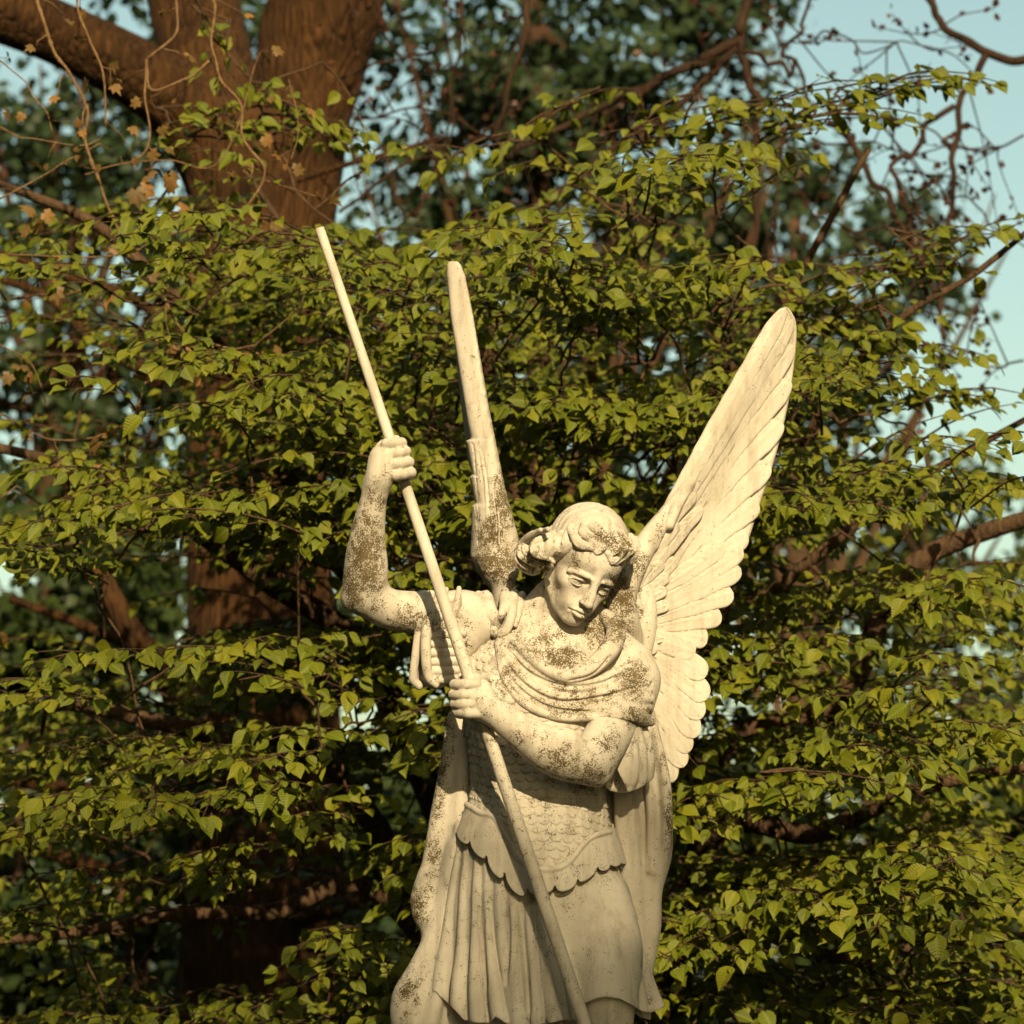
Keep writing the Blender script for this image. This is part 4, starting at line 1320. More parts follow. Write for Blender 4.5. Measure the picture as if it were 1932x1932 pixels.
# ------------------------------------------------------------------ leaves and bark
def leaf_material(name, top, under, trans, vein=True, rough=.5, transl=.32):
    m, n, l, b = nodes_of(name)
    out = n['Material Output']
    rnd = N(n, 'Attribute', attribute_name='rnd')
    geo = N(n, 'NewGeometry')
    c = ramp(n, [(0, tuple(x * .66 for x in top)), (.5, top), (1, (min(1, top[0] * 1.5), top[1] * 1.22, top[2] * 1.1))])
    l.new(rnd.outputs['Fac'], c.inputs[0])
    mx = N(n, 'MixRGB', Color2=(*under, 1))
    l.new(geo.outputs['Backfacing'], mx.inputs['Fac'])
    l.new(c.outputs[0], mx.inputs['Color1'])
    col = mx.outputs[0]
    if vein:
        uv = N(n, 'UVMap', uv_map='UVMap')
        sx = N(n, 'SeparateXYZ')
        l.new(uv.outputs[0], sx.inputs[0])
        ab = N(n, 'Math', operation='ABSOLUTE')
        l.new(sx.outputs['X'], ab.inputs[0])
        k1 = N(n, 'Math', operation='MULTIPLY')
        l.new(ab.outputs[0], k1.inputs[0])
        k1.inputs[1].default_value = -22.0
        k2 = N(n, 'Math', operation='MULTIPLY_ADD')
        l.new(sx.outputs['Y'], k2.inputs[0])
        k2.inputs[1].default_value = 56.0
        l.new(k1.outputs[0], k2.inputs[2])
        sn = N(n, 'Math', operation='SINE')
        l.new(k2.outputs[0], sn.inputs[0])
        bp = N(n, 'Bump', Strength=.35, Distance=.0012)
        l.new(sn.outputs[0], bp.inputs['Height'])
        l.new(bp.outputs[0], b.inputs['Normal'])
        # paler midrib
        mr = N(n, 'MapRange', **{'From Min': .03, 'From Max': .09, 'To Min': .5, 'To Max': 0.0})
        l.new(ab.outputs[0], mr.inputs['Value'])
        m2 = N(n, 'MixRGB', Color2=(top[0] * 1.6, top[1] * 1.5, top[2] * 2.5, 1))
        l.new(mr.outputs[0], m2.inputs['Fac'])
        l.new(col, m2.inputs['Color1'])
        col = m2.outputs[0]
    l.new(col, b.inputs['Base Color'])
    b.inputs['Roughness'].default_value = rough
    b.inputs['Specular IOR Level'].default_value = .25
    tr = N(n, 'BsdfTranslucent', Color=(*trans, 1))
    ms = N(n, 'MixShader')
    ms.inputs[0].default_value = transl
    l.new(b.outputs[0], ms.inputs[1])
    l.new(tr.outputs[0], ms.inputs[2])
    l.new(ms.outputs[0], out.inputs['Surface'])
    return m


def bark_material(name, dark, light, scale=1.0, ridge=.02, moss=None):
    m, n, l, b = nodes_of(name)
    geo = N(n, 'NewGeometry')
    mp = N(n, 'Mapping')
    mp.inputs['Scale'].default_value = (1, 1, .16)
    l.new(geo.outputs['Position'], mp.inputs['Vector'])
    a = N(n, 'TexNoise', Scale=34 * scale, Detail=7.0, Roughness=.7, Distortion=.6)
    v = N(n, 'TexVoronoi', Scale=26 * scale, feature='DISTANCE_TO_EDGE')
    big = N(n, 'TexNoise', Scale=3.2 * scale, Detail=5.0, Roughness=.65)
    l.new(mp.outputs[0], a.inputs['Vector'])
    l.new(mp.outputs[0], v.inputs['Vector'])
    l.new(geo.outputs['Position'], big.inputs['Vector'])
    r = ramp(n, [(.36, dark), (.58, light), (.74, tuple(min(1, x * 1.7) for x in light))])
    mm = N(n, 'Math', operation='MULTIPLY_ADD')
    l.new(big.outputs['Fac'], mm.inputs[0])
    mm.inputs[1].default_value = .5
    hh = N(n, 'Math', operation='MULTIPLY')
    l.new(a.outputs['Fac'], hh.inputs[0])
    hh.inputs[1].default_value = .55
    l.new(hh.outputs[0], mm.inputs[2])
    l.new(mm.outputs[0], r.inputs[0])
    l.new(r.outputs[0], b.inputs['Base Color'])
    b.inputs['Roughness'].default_value = .9
    b.inputs['Specular IOR Level'].default_value = .15
    vs = N(n, 'Math', operation='MINIMUM')
    l.new(v.outputs['Distance'], vs.inputs[0])
    vs.inputs[1].default_value = .25
    h = N(n, 'Math', operation='MULTIPLY_ADD')
    l.new(vs.outputs[0], h.inputs[0])
    h.inputs[1].default_value = 2.5
    l.new(a.outputs['Fac'], h.inputs[2])
    bp = N(n, 'Bump', Strength=.9, Distance=ridge)
    l.new(h.outputs[0], bp.inputs['Height'])
    l.new(bp.outputs[0], b.inputs['Normal'])
    return m


# leaf outlines: rows of (along, half width); x across, y along, z out of the blade
OVATE = ([0, .10, .28, .48, .68, .86, 1.0], [.03, .20, .33, .35, .25, .10, .005])
ROUND = ([0, .3, .7, 1.0], [.05, .42, .36, .02])


def leaf_shape(outline, cols=5, fold=.16, curl=.22, serr=.0):
    ys, ws = outline
    x = np.linspace(-1, 1, cols)
    v, uv = [], []
    for i, (y, w) in enumerate(zip(ys, ws)):
        for c in x:
            e = serr * (1 if i % 2 else -1) * (abs(c) > .9)
            v.append((c * (w + e), y, abs(c) * w * fold * 2 - curl * y * y - .10 * abs(c) ** 3 * w))
            uv.append((c * w / .35 * .5, y))
    q = []
    for i in range(len(ys) - 1):
        for j in range(cols - 1):
            q.append((i * cols + j, i * cols + j + 1, (i + 1) * cols + j + 1, (i + 1) * cols + j))
    return np.array(v), np.array(q), np.array(uv)


def star_leaf():
    """A small five-lobed leaf."""
    rim = []
    for k, (a, r) in enumerate([(-150, .42), (-122, .40), (-98, .66), (-80, .56), (-62, .54), (-42, .84), (-28, .66), (-14, .70), (0, 1.0), (14, .70), (28, .66), (42, .84), (62, .54), (80, .56), (98, .66), (122, .40), (150, .42)]):
        a = math.radians(a)
        rim.append((math.sin(a) * r * .62, .36 + math.cos(a) * r * .64, .10 * abs(math.sin(a)) * r - .45 * (math.cos(a) * r) ** 2 - .35 * (math.sin(a) * r) ** 2))
    v = [(0, .3, 0)] + rim
    q = [(0, i, i + 1, 0) for i in range(1, len(rim))]
    return np.array(v), np.array([(a, c, b) for a, b, c, d in [(0, i, i + 1, 0) for i in range(1, len(rim))]]), np.array([(p[0], p[1]) for p in v])


def unit(a):
    return a / (np.linalg.norm(a, axis=-1, keepdims=True) + 1e-9)


def leaves_mesh(name, pos, dirs, nrm, size, shape, mat, parent, width=None, curlv=None):
    """All leaves of one crown as one mesh: instances of the outline at pos, pointing along dirs, facing nrm."""
    v, q, uv = shape
    pos, d = np.asarray(pos, float), unit(np.asarray(dirs, float))
    n = np.asarray(nrm, float)
    n = unit(n - (n * d).sum(1, keepdims=True) * d)
    s = np.cross(d, n)
    M = len(pos)
    size = np.asarray(size, float)
    wd = np.ones(M) if width is None else width
    cv = np.ones(M) if curlv is None else curlv
    P3 = (pos[:, None] + size[:, None, None] * (v[None, :, 0, None] * wd[:, None, None] * s[:, None] + v[None, :, 1, None] * d[:, None] + v[None, :, 2, None] * cv[:, None, None] * n[:, None]))
    f = (q[None] + (np.arange(M) * len(v))[:, None, None]).reshape(-1, q.shape[1])
    r = RNG.random(M)
    return mesh_obj(name, P3.reshape(-1, 3), f, mat, parent, attrs={'rnd': np.repeat(r, len(v))}, uv=np.tile(uv, (M, 1)))


ELM_LEAF = leaf_material('elm_leaf', (.106, .128, .008), (.066, .084, .015), (.14, .165, .007), transl=.22)
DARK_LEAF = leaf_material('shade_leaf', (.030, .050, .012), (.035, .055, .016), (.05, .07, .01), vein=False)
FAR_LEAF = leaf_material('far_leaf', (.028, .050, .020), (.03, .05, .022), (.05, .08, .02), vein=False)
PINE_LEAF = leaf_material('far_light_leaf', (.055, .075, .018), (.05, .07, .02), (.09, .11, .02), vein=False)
GOLD_LEAF = leaf_material('unfolding_leaf', (.175, .108, .036), (.16, .10, .034), (.19, .115, .03), vein=False)
RED_BUD = leaf_material('bud_scale', (.055, .025, .015), (.055, .025, .015), (.06, .025, .015), vein=False)
BARK_OLD = bark_material('ridged_bark', (.014, .007, .004), (.078, .036, .012), 1.5, .03)
BARK_ELM = bark_material('dark_bark', (.028, .018, .012), (.085, .05, .028), 2.0, .006)
BARK_RED = bark_material('reddish_bark', (.03, .016, .010), (.075, .038, .02), 2.0, .008)
BARK_SHADED = bark_material('shaded_reddish_bark', (.016, .009, .006), (.042, .023, .014), 2.0, .006)  # reddish bark darkened: the shade on the boughs is put into the colour
BARK_TWIG = bark_material('pale_twig', (.085, .05, .026), (.20, .12, .06), 6.0, .003)


def wob(pts, amp, seed, sub=6):
    """A smooth branch through the given points with a little irregular bend."""
    p = spline(np.asarray(pts, float), sub)
    r = np.random.default_rng(seed)
    n = len(p)
    m = max(3, n // 5)
    c = r.normal(0, 1, (m + 1, 3))
    c[0] = c[-1] = 0
    x = np.linspace(0, m, n)
    i = np.minimum(x.astype(int), m - 1)
    f = (x - i)[:, None]
    f = f * f * (3 - 2 * f)
    return p + (c[i] * (1 - f) + c[i + 1] * f) * amp


# ------------------------------------------------------------------ the old tree with the ridged trunk
old = thing('old_tree', 'massive old tree with ridged brown trunk forking into three heavy limbs', 'tree', (float(PY(500, 1200, 5.0)[0]), 5.0, 0))
_c = PY(500, 700, 5.0)
g = Vol(_c + [-2.2, -1.2, -3.1], _c + [1.6, 1.4, 2.2], .026)
sc5 = S * 11 / 6
Q = lambda u, v, y=5.0: PY(u, v, y)
_trunk = [Q(505, 2300), Q(500, 1900), Q(495, 1500), Q(490, 1100), Q(490, 700), Q(492, 420), Q(500, 300)]
g.tube(_trunk, np.array([175, 150, 138, 128, 122, 120, 122]) * sc5, .1, sub=5)
g.tube([Q(480, 420), Q(400, 270), Q(300, 165, 4.9), Q(150, 80, 4.8), Q(-10, 15, 4.7), Q(-250, -60, 4.6)], np.array([80, 84, 70, 62, 60, 52]) * sc5, .07)
g.tube([Q(470, 400), Q(440, 250, 5.15), Q(395, 120, 5.3), Q(365, 0, 5.4), Q(330, -180, 5.5)], np.array([90, 86, 90, 92, 84]) * sc5, .06)
g.tube([Q(530, 400), Q(555, 250), Q(585, 120), Q(612, 0), Q(650, -180, 5.1)], np.array([92, 90, 98, 108, 100]) * sc5, .05)
_v, _f = g.mesh()
# bark ridges as real relief
_a = np.arctan2(_v[:, 1] - 5.0, _v[:, 0] - _c[0])
_r = np.abs(np.sin(_a * 21 + .8 * np.sin(_v[:, 2] * 4) + .5 * np.sin(_v[:, 2] * 11))) * .010 + np.sin(_v[:, 2] * 3.1 + _a * 3) * .012
_nn = unit(np.column_stack([_v[:, 0] - _c[0] - .1 * _v[:, 2] * 0, _v[:, 1] - 5.0, np.zeros(len(_v))]))
_v = _v + _nn * _r[:, None]
mesh_obj('trunk', _v, _f, BARK_OLD, old)
for i, (pts, r0, r1) in enumerate([
    ([Q(640, 560, 4.8), Q(760, 640, 4.7), Q(880, 700, 4.5)], 10, 4), ([Q(360, 640, 4.7), Q(250, 560, 4.6), Q(120, 520, 4.6), Q(-20, 470, 4.6)], 14, 6),
    ([Q(300, 720, 4.9), Q(190, 640, 5.2), Q(90, 560, 5.4), Q(-20, 520, 5.6)], 16, 9), ([Q(560, 340, 4.6), Q(690, 300, 4.6), Q(830, 260, 4.7)], 7, 3),
    ([Q(410, 1460, 4.8), Q(330, 1300, 4.8), Q(250, 1180, 4.7), Q(180, 1060, 4.7)], 42, 14), ([Q(330, 1250, 4.8), Q(200, 1200, 4.9), Q(20, 1130, 5.0)], 14, 8),
    ([Q(400, 1560, 4.8), Q(200, 1500, 4.8), Q(0, 1470, 4.8)], 18, 12), ([Q(420, 1700, 4.8), Q(200, 1640, 4.8), Q(-20, 1560, 4.9)], 22, 14), ([Q(560, 1730, 4.7), Q(680, 1700, 4.6), Q(800, 1640, 4.5)], 20, 8)]):
    p = wob(pts, .012, i)
    mb = MB()
    mb.tube(p, np.linspace(r0, r1, len(p)) * sc5, 8)
    mb.build('branch', BARK_OLD, old)


# ------------------------------------------------------------------ the elm in young leaf behind the statue
DENS = np.array([  # coverage at u, v = 0, 193, ... 1932
    [0, 0, 0, 0, 0, 0, 0, 0, 0, 0, 0],
    [0, 0, 0, 0, 0, 0, 0, .10, .05, .0, 0],
    [.75, .7, .25, .10, .2, .65, .85, .45, .0, .0, .25],
    [.4, .6, 1, 1, 1, 1, 1, .70, .35, .55, .05],
    [.05, .35, .95, 1, 1, 1, 1, 1, .95, .55, .15],
    [1, 1, 1, 1, 1, 1, 1, 1, 1, .55, .5],
    [.18, .03, .25, .6, .95, 1, 1, .9, .7, .4, .6],
    [1, 1, .8, .75, 1, 1, 1, 1, 1, 1, 1],
    [.8, .85, .6, .55, .6, .9, 1, 1, .9, 1, 1],
    [.5, .25, .18, .22, .4, .8, 1, 1, 1, 1, 1],
    [.8, .6, .75, .9, 1, 1, 1, 1, 1, 1, 1]], float)


def dens(u, v):
    x, y = np.clip(u / 193.2, 0, 9.999), np.clip(v / 193.2, 0, 9.999)
    i, j = int(y), int(x)
    fy, fx = y - i, x - j
    D = DENS
    return (D[i, j] * (1 - fx) + D[i, j + 1] * fx) * (1 - fy) + (D[i + 1, j] * (1 - fx) + D[i + 1, j + 1] * fx) * fy


elm_c = np.array([.30, 2.9, 0.0])
elm = thing('elm_tree', 'bushy elm in fresh yellow-green leaf spreading behind the stone angel', 'tree', tuple(elm_c))
skel, skel_r = [], []
wood = MB()


def limb(pts, r0, r1, seed, amp=.012):
    p = wob(pts, amp, seed, 8)
    wood.tube(p, np.linspace(r0, r1, len(p)), 8)
    skel.extend(p)
    skel_r.extend(np.linspace(r0, r1, len(p)))


_t = PY(1010, 1500, 2.9)
trunk_mb = MB()
_tp = wob([elm_c + [0, 0, -.1], elm_c + [.03, 0, .5], elm_c + [-.04, 0, 1.1], _t + [0, 0, -.2]], .008, 3)
trunk_mb.tube(_tp, np.linspace(.14, .075, len(_tp)), 14)
trunk_mb.build('trunk', BARK_ELM, elm)
_j0, _j1, _j2 = _tp[-1], _tp[-6], _tp[-12]
for i, (pts, r0, r1) in enumerate([
    ([_j0, PY(1020, 1200, 2.9), PY(1110, 900, 2.8), PY(1130, 600, 2.6), PY(1180, 380, 2.4)], .03, .006),
    ([_j0, PY(930, 1150, 2.8), PY(760, 800, 2.7), PY(600, 560, 2.6), PY(470, 330, 2.6)], .035, .006),
    ([_j0, PY(1120, 1200, 2.7), PY(1320, 800, 2.4), PY(1500, 520, 2.2), PY(1640, 280, 2.1)], .020, .008),
    ([_j1, PY(760, 1350, 2.4), PY(480, 1080, 2.1), PY(200, 900, 1.9), PY(-60, 830, 1.8)], .045, .010),
    ([_j1, PY(1250, 1330, 2.3), PY(1500, 1100, 2.0), PY(1750, 900, 1.9), PY(1990, 760, 1.8)], .026, .006),
    ([_j1, PY(1300, 1500, 2.6), PY(1560, 1330, 2.5), PY(1720, 1060, 2.5), PY(1960, 970, 2.4)], .05, .022),
    ([_j2, PY(700, 1560, 2.3), PY(400, 1400, 2.0), PY(150, 1320, 1.8), PY(-60, 1300, 1.7)], .04, .008),
    ([_j2, PY(1300, 1650, 2.2), PY(1560, 1560, 1.9), PY(1800, 1480, 1.7), PY(2000, 1440, 1.6)], .04, .008),
    ([_j2, PY(780, 1750, 2.2), PY(500, 1720, 2.0), PY(200, 1760, 1.8), PY(-50, 1780, 1.7)], .035, .008),
    ([_j2, PY(1300, 1800, 1.9), PY(1600, 1800, 1.7), PY(1980, 1760, 1.6)], .035, .008),
    ([_j0, PY(860, 1300, 2.6), PY(620, 1050, 2.3), PY(430, 700, 2.3), PY(180, 420, 2.2), PY(-40, 330, 2.1)], .04, .008),
    ([_j0, PY(1000, 1000, 2.6), PY(930, 700, 2.3), PY(900, 480, 2.2)], .04, .008),
    ([_j1, PY(1180, 1250, 2.4), PY(1400, 1000, 2.1), PY(1580, 720, 1.9), PY(1780, 560, 1.8), PY(1960, 420, 1.8)], .018, .007)]):
    limb(pts, r0, r1, 20 + i)

L_pos, L_dir, L_nrm, L_size = [], [], [], []


def spray(tip, d, length, rng, leaf=.044, fan=1.0):
    """A flat drooping fan: one axis, alternate side twigs, alternate leaves. Returns its base."""
    d = d / np.linalg.norm(d)
    base = tip - d * length - np.array([0, 0, -.05 * length])
    side = np.cross(d, [0, 0, 1.0])
    side /= np.linalg.norm(side)
    n = max(5, int(length / .054))
    t = np.linspace(0, 1, n)
    droop = rng.uniform(.10, .30) * length
    ax = base + t[:, None] * (tip - base) + np.stack([0 * t, 0 * t, droop * (t * (1 - t)) * 1.6], -1) + side * (np.sin(t * 3 + rng.uniform(0, 6)) * .02)[:, None]
    wood.tube(ax, np.linspace(.0034, .0012, n), 4, cap=False)
    up = np.array([0, 0, 1.0])

    def put(p, dr, s):
        dr = unit(dr + rng.normal(0, .22, 3) + np.array([0, -.10, -rng.uniform(.15, .95)]))
        nm = up * .75 + np.array([0, -.55, 0]) + .35 * dr * 0 + rng.normal(0, .34, 3)
        L_pos.append(p)
        L_dir.append(dr)
        L_nrm.append(nm)
        L_size.append(leaf * s * rng.uniform(.5, 1.22))
    for i in range(1, n):
        sg = 1 if i % 2 else -1
        tan = unit(ax[i] - ax[i - 1])
        ln = fan * length * .42 * (1 - .75 * t[i]) * rng.uniform(.6, 1.1)
        if ln > .05 and t[i] > .12:
            k = max(2, int(ln / .026))
            sd = unit(side * sg * .85 + tan * .65 + rng.normal(0, .10, 3))
            q = np.linspace(0, 1, k)
            tw = ax[i] + q[:, None] * ln * sd + np.stack([0 * q, 0 * q, -.16 * ln * q * q], -1)
            wood.tube(tw, np.linspace(.0018, .0009, k), 3, cap=False)
            for m in range(1, k):
                s2 = unit(np.cross(sd, up)) * (1 if m % 2 else -1)
                put(tw[m], s2 * .8 + sd * .6, .75 + .3 * q[m])
            put(tw[-1], sd, 1.0)
        put(ax[i], side * -sg * .8 + tan * .6, .9)
    put(ax[-1], d, 1.05)
    return base


rng = np.random.default_rng(4)
bases = []
tries = 0
# layered shelves: sprays gather on gently sloping levels, leaving darker gaps between
count = 0
while count < 1400 and tries < 30000:
    tries += 1
    u, v = rng.uniform(-120, 2050), rng.uniform(60, 2050)
    dn = dens(u, v)
    if rng.random() > dn ** 1.7:
        continue
    y = .55 + 3.0 * rng.random() ** 1.25
    if 560 < u < 1560 and v > 480:
        y = max(y, .95)
    p = PY(u, v, y)
    ph = (p[2] + .16 * np.sin(p[0] * 1.7 + .6) + .10 * np.sin(p[0] * 4.1 + p[1]) + .09 * np.sin(p[1] * 2.3 + 1)) / .29
    fr = ph - np.floor(ph)
    if rng.random() > (.03 + 1.0 * np.exp(-((fr - .5) / .13) ** 2)):
        continue
    out = p - elm_c
    out[2] = 0
    o = unit(out) * 1.0 + np.array([0, -.35, 0]) + rng.normal(0, .28, 3)
    o[2] = rng.uniform(-.14, .16) + (.10 if v < 650 and u > 1100 else 0)
    ln = rng.uniform(.30, .58)
    bases.append(spray(p, o, ln, rng))
    count += 1
# a thicker curtain of leaves in front of the old trunk
for _ in range(170):
    u, v = rng.uniform(300, 680), rng.uniform(450, 1030) if rng.random() < .72 else rng.uniform(1180, 1330)
    p = PY(u, v, rng.uniform(1.6, 3.6))
    o = unit((p - elm_c) * [1, 1, 0]) + np.array([0, -.35, 0]) + rng.normal(0, .28, 3)
    o[2] = rng.uniform(-.14, .16)
    bases.append(spray(p, o, rng.uniform(.3, .5), rng))
# the sprays that stand out against the sky and the trunk
for pts in ([(1390, 210), (1500, 190), (1610, 175), (1690, 160), (1780, 165), (1850, 150), (1880, 150)], [(1380, 330), (1450, 300), (1530, 290), (1540, 240), (1640, 215), (1740, 215)],
            [(1560, 560), (1640, 530), (1700, 500), (1770, 480), (1830, 445), (1900, 440), (1935, 420)], [(1600, 600), (1680, 560), (1740, 520), (1860, 510)],
            [(1500, 640), (1580, 620), (1660, 650), (1740, 660), (1810, 680)], [(1800, 760), (1870, 750), (1930, 745)], [(435, 200), (480, 170), (455, 230), (490, 250), (560, 262), (620, 262), (690, 270), (700, 290)], [(640, 240), (690, 250)],
            [(1270, 250), (1330, 220), (1200, 260), (1130, 250)], [(890, 280), (960, 270), (820, 330)]):
    for k, (u, v) in enumerate(pts):
        a, b = pts[max(0, k - 1)], pts[min(len(pts) - 1, k + 1)]
        y = 1.75 if u > 1000 else 2.0
        dd = np.array([(b[0] - a[0]), 0, -(b[1] - a[1])], float)
        dd = unit(dd) + np.array([0, -.25, .05])
        bases.append(spray(PY(u, v, y), dd, .28, rng, .046, .9))
        bases.append(spray(PY(u - 20, v + rng.uniform(-12, 26), y + rng.uniform(-.15, .15)), dd + rng.normal(0, .25, 3), .24, rng, .046, 1.1))
# twigs joining every spray to the limbs
order = np.argsort([np.linalg.norm(b - elm_c) for b in bases])
for i in order:
    b = bases[i]
    A = np.array(skel)
    dd = np.linalg.norm(A - b, axis=1) + .25 * np.maximum(0, A[:, 2] - b[2] + .1)
    k = int(np.argmin(dd))
    a = A[k]
    mid = (a + b) / 2 + np.array([0, 0, .06 * np.linalg.norm(a - b)])
    p = wob([a, mid, b], .006, 500 + int(i), 5)
    wood.tube(p, np.linspace(min(.007, skel_r[k] * .8), .0032, len(p)), 5, cap=False)
    skel.extend(p[2:])
    skel_r.extend([.004] * (len(p) - 2))
wood.build('branches', BARK_ELM, elm)
LEAF = leaf_shape(OVATE, 5)
leaves_mesh('crown', L_pos, L_dir, L_nrm, L_size, LEAF, ELM_LEAF, elm, width=RNG.uniform(.85, 1.12, len(L_pos)), curlv=RNG.uniform(.2, 1.9, len(L_pos)))
print('elm leaves', len(L_pos), 'sprays', len(bases))
# ------------------------------------------------------------------ trees farther back
def clump_crown(blobs, n, size, rng, shell=.55, gap=.0):
    """Leaf clusters filling a set of ellipsoids (centre, radii), denser towards the outside, with gaps."""
    w = np.array([np.prod(b[1]) ** (2 / 3) for b in blobs])
    k = rng.choice(len(blobs), n, p=w / w.sum())
    d = unit(rng.normal(0, 1, (n, 3)))
    r = rng.random(n) ** .5 * (1 - shell) + shell * rng.random(n) ** .25
    c = np.array([b[0] for b in blobs])[k]
    R = np.array([b[1] for b in blobs])[k]
    p = c + d * r[:, None] * R
    sub = rng.normal(0, 1, (n // 14 + 1, 3))
    f = np.sin(p[:, 0] * 2.9 + 1) * np.sin(p[:, 2] * 3.3) * np.sin(p[:, 1] * 2.3 + 2) + .5 * np.sin(p[:, 0] * 6.1) * np.sin(p[:, 2] * 7.3 + 1)
    keep = f > gap
    p, d = p[keep], d[keep]
    nrm = d * .6 + np.array([0, -.3, .5]) + rng.normal(0, .5, p.shape)
    dr = rng.normal(0, 1, p.shape) + d * .6 - np.array([0, 0, .5])
    return p, dr, nrm, size * rng.uniform(.6, 1.3, len(p))


SMALL = leaf_shape(ROUND, 3, .12, .2)


def far_tree(name, label, u, y, top_v, blobs, n, size, mat, bark, seed, trunk_r=.16, lean=0.0):
    rng = np.random.default_rng(seed)
    x = float(PY(u, 1000, y)[0])
    t = thing(name, label, 'tree', (x, y, 0), 'trees standing behind the elm')
    top = PY(u + lean, top_v, y)
    tr = MB()
    p = wob([[x, y, -.1], [x + .1, y, top[2] * .3], [x, y + .1, top[2] * .6], top], .02, seed)
    tr.tube(p, np.linspace(trunk_r, trunk_r * .25, len(p)), 10)
    tr.build('trunk', bark, t)
    br = MB()
    bl = [(PY(a, b, y + dy), np.array(r)) for a, b, dy, r in blobs]
    for i, (c, r) in enumerate(bl):
        for k in range(3):
            s = p[int(rng.uniform(.35, .95) * (len(p) - 1))]
            e = c + rng.normal(0, .45, 3) * r
            m = (s + e) / 2 + [0, 0, -.15]
            q = wob([s, m, e], .015, seed * 31 + i * 5 + k)
            br.tube(q, np.linspace(trunk_r * .28, trunk_r * .05, len(q)), 6, cap=False)
    br.build('branches', bark, t)
    pos, dr, nm, sz = clump_crown(bl, n, size, rng)
    leaves_mesh('crown', pos, dr, nm, sz, SMALL, mat, t)
    return t


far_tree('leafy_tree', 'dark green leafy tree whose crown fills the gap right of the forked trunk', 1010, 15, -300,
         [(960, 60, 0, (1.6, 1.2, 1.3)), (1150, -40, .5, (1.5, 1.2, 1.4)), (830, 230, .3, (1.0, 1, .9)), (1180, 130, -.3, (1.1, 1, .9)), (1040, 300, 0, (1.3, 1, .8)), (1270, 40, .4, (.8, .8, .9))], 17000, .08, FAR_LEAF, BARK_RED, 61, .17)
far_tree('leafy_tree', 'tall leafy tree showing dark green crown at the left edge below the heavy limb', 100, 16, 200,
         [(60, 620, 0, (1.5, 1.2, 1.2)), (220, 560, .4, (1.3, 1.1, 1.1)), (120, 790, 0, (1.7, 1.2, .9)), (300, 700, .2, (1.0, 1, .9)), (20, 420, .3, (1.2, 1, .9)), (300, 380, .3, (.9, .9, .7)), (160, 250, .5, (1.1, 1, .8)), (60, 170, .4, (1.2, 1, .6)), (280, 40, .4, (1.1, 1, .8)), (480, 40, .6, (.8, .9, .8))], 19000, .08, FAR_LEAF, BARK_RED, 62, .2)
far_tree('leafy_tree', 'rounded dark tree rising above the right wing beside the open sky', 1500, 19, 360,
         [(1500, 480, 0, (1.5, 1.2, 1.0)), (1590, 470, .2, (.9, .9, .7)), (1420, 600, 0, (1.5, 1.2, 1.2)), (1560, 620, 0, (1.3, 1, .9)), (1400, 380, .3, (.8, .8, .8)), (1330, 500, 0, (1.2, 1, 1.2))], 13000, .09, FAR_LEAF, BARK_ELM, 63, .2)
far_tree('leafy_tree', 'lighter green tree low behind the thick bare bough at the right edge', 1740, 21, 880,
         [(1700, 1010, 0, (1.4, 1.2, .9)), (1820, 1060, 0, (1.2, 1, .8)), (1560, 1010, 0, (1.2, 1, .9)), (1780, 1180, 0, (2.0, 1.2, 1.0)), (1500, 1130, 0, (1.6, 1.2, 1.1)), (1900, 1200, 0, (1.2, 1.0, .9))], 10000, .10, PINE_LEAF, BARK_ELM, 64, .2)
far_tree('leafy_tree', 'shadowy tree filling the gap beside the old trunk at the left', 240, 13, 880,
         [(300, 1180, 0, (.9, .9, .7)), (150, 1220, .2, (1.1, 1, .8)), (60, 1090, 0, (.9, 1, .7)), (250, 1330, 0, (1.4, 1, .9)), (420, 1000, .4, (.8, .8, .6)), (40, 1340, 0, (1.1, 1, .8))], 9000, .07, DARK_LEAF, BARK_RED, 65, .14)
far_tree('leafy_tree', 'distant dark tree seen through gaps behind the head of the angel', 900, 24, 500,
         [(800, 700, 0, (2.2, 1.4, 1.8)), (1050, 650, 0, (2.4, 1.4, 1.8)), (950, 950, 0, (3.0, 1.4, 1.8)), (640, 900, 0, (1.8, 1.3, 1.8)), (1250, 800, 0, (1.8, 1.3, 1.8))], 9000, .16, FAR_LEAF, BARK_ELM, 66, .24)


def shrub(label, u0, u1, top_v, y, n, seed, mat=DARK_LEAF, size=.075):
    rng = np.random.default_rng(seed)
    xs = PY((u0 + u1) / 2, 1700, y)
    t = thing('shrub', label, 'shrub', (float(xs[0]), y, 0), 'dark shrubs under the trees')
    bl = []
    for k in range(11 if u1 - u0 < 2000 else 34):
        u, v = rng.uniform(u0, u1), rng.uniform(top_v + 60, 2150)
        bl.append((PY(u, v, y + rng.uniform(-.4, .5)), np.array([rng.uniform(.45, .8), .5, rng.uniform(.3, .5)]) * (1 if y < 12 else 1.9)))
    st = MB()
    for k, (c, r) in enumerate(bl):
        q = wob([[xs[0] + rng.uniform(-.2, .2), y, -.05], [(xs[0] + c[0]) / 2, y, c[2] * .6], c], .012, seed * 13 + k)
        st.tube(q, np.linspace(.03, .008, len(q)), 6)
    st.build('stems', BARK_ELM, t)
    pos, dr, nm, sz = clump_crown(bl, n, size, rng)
    leaves_mesh('foliage', pos, dr, nm, sz, SMALL, mat, t)


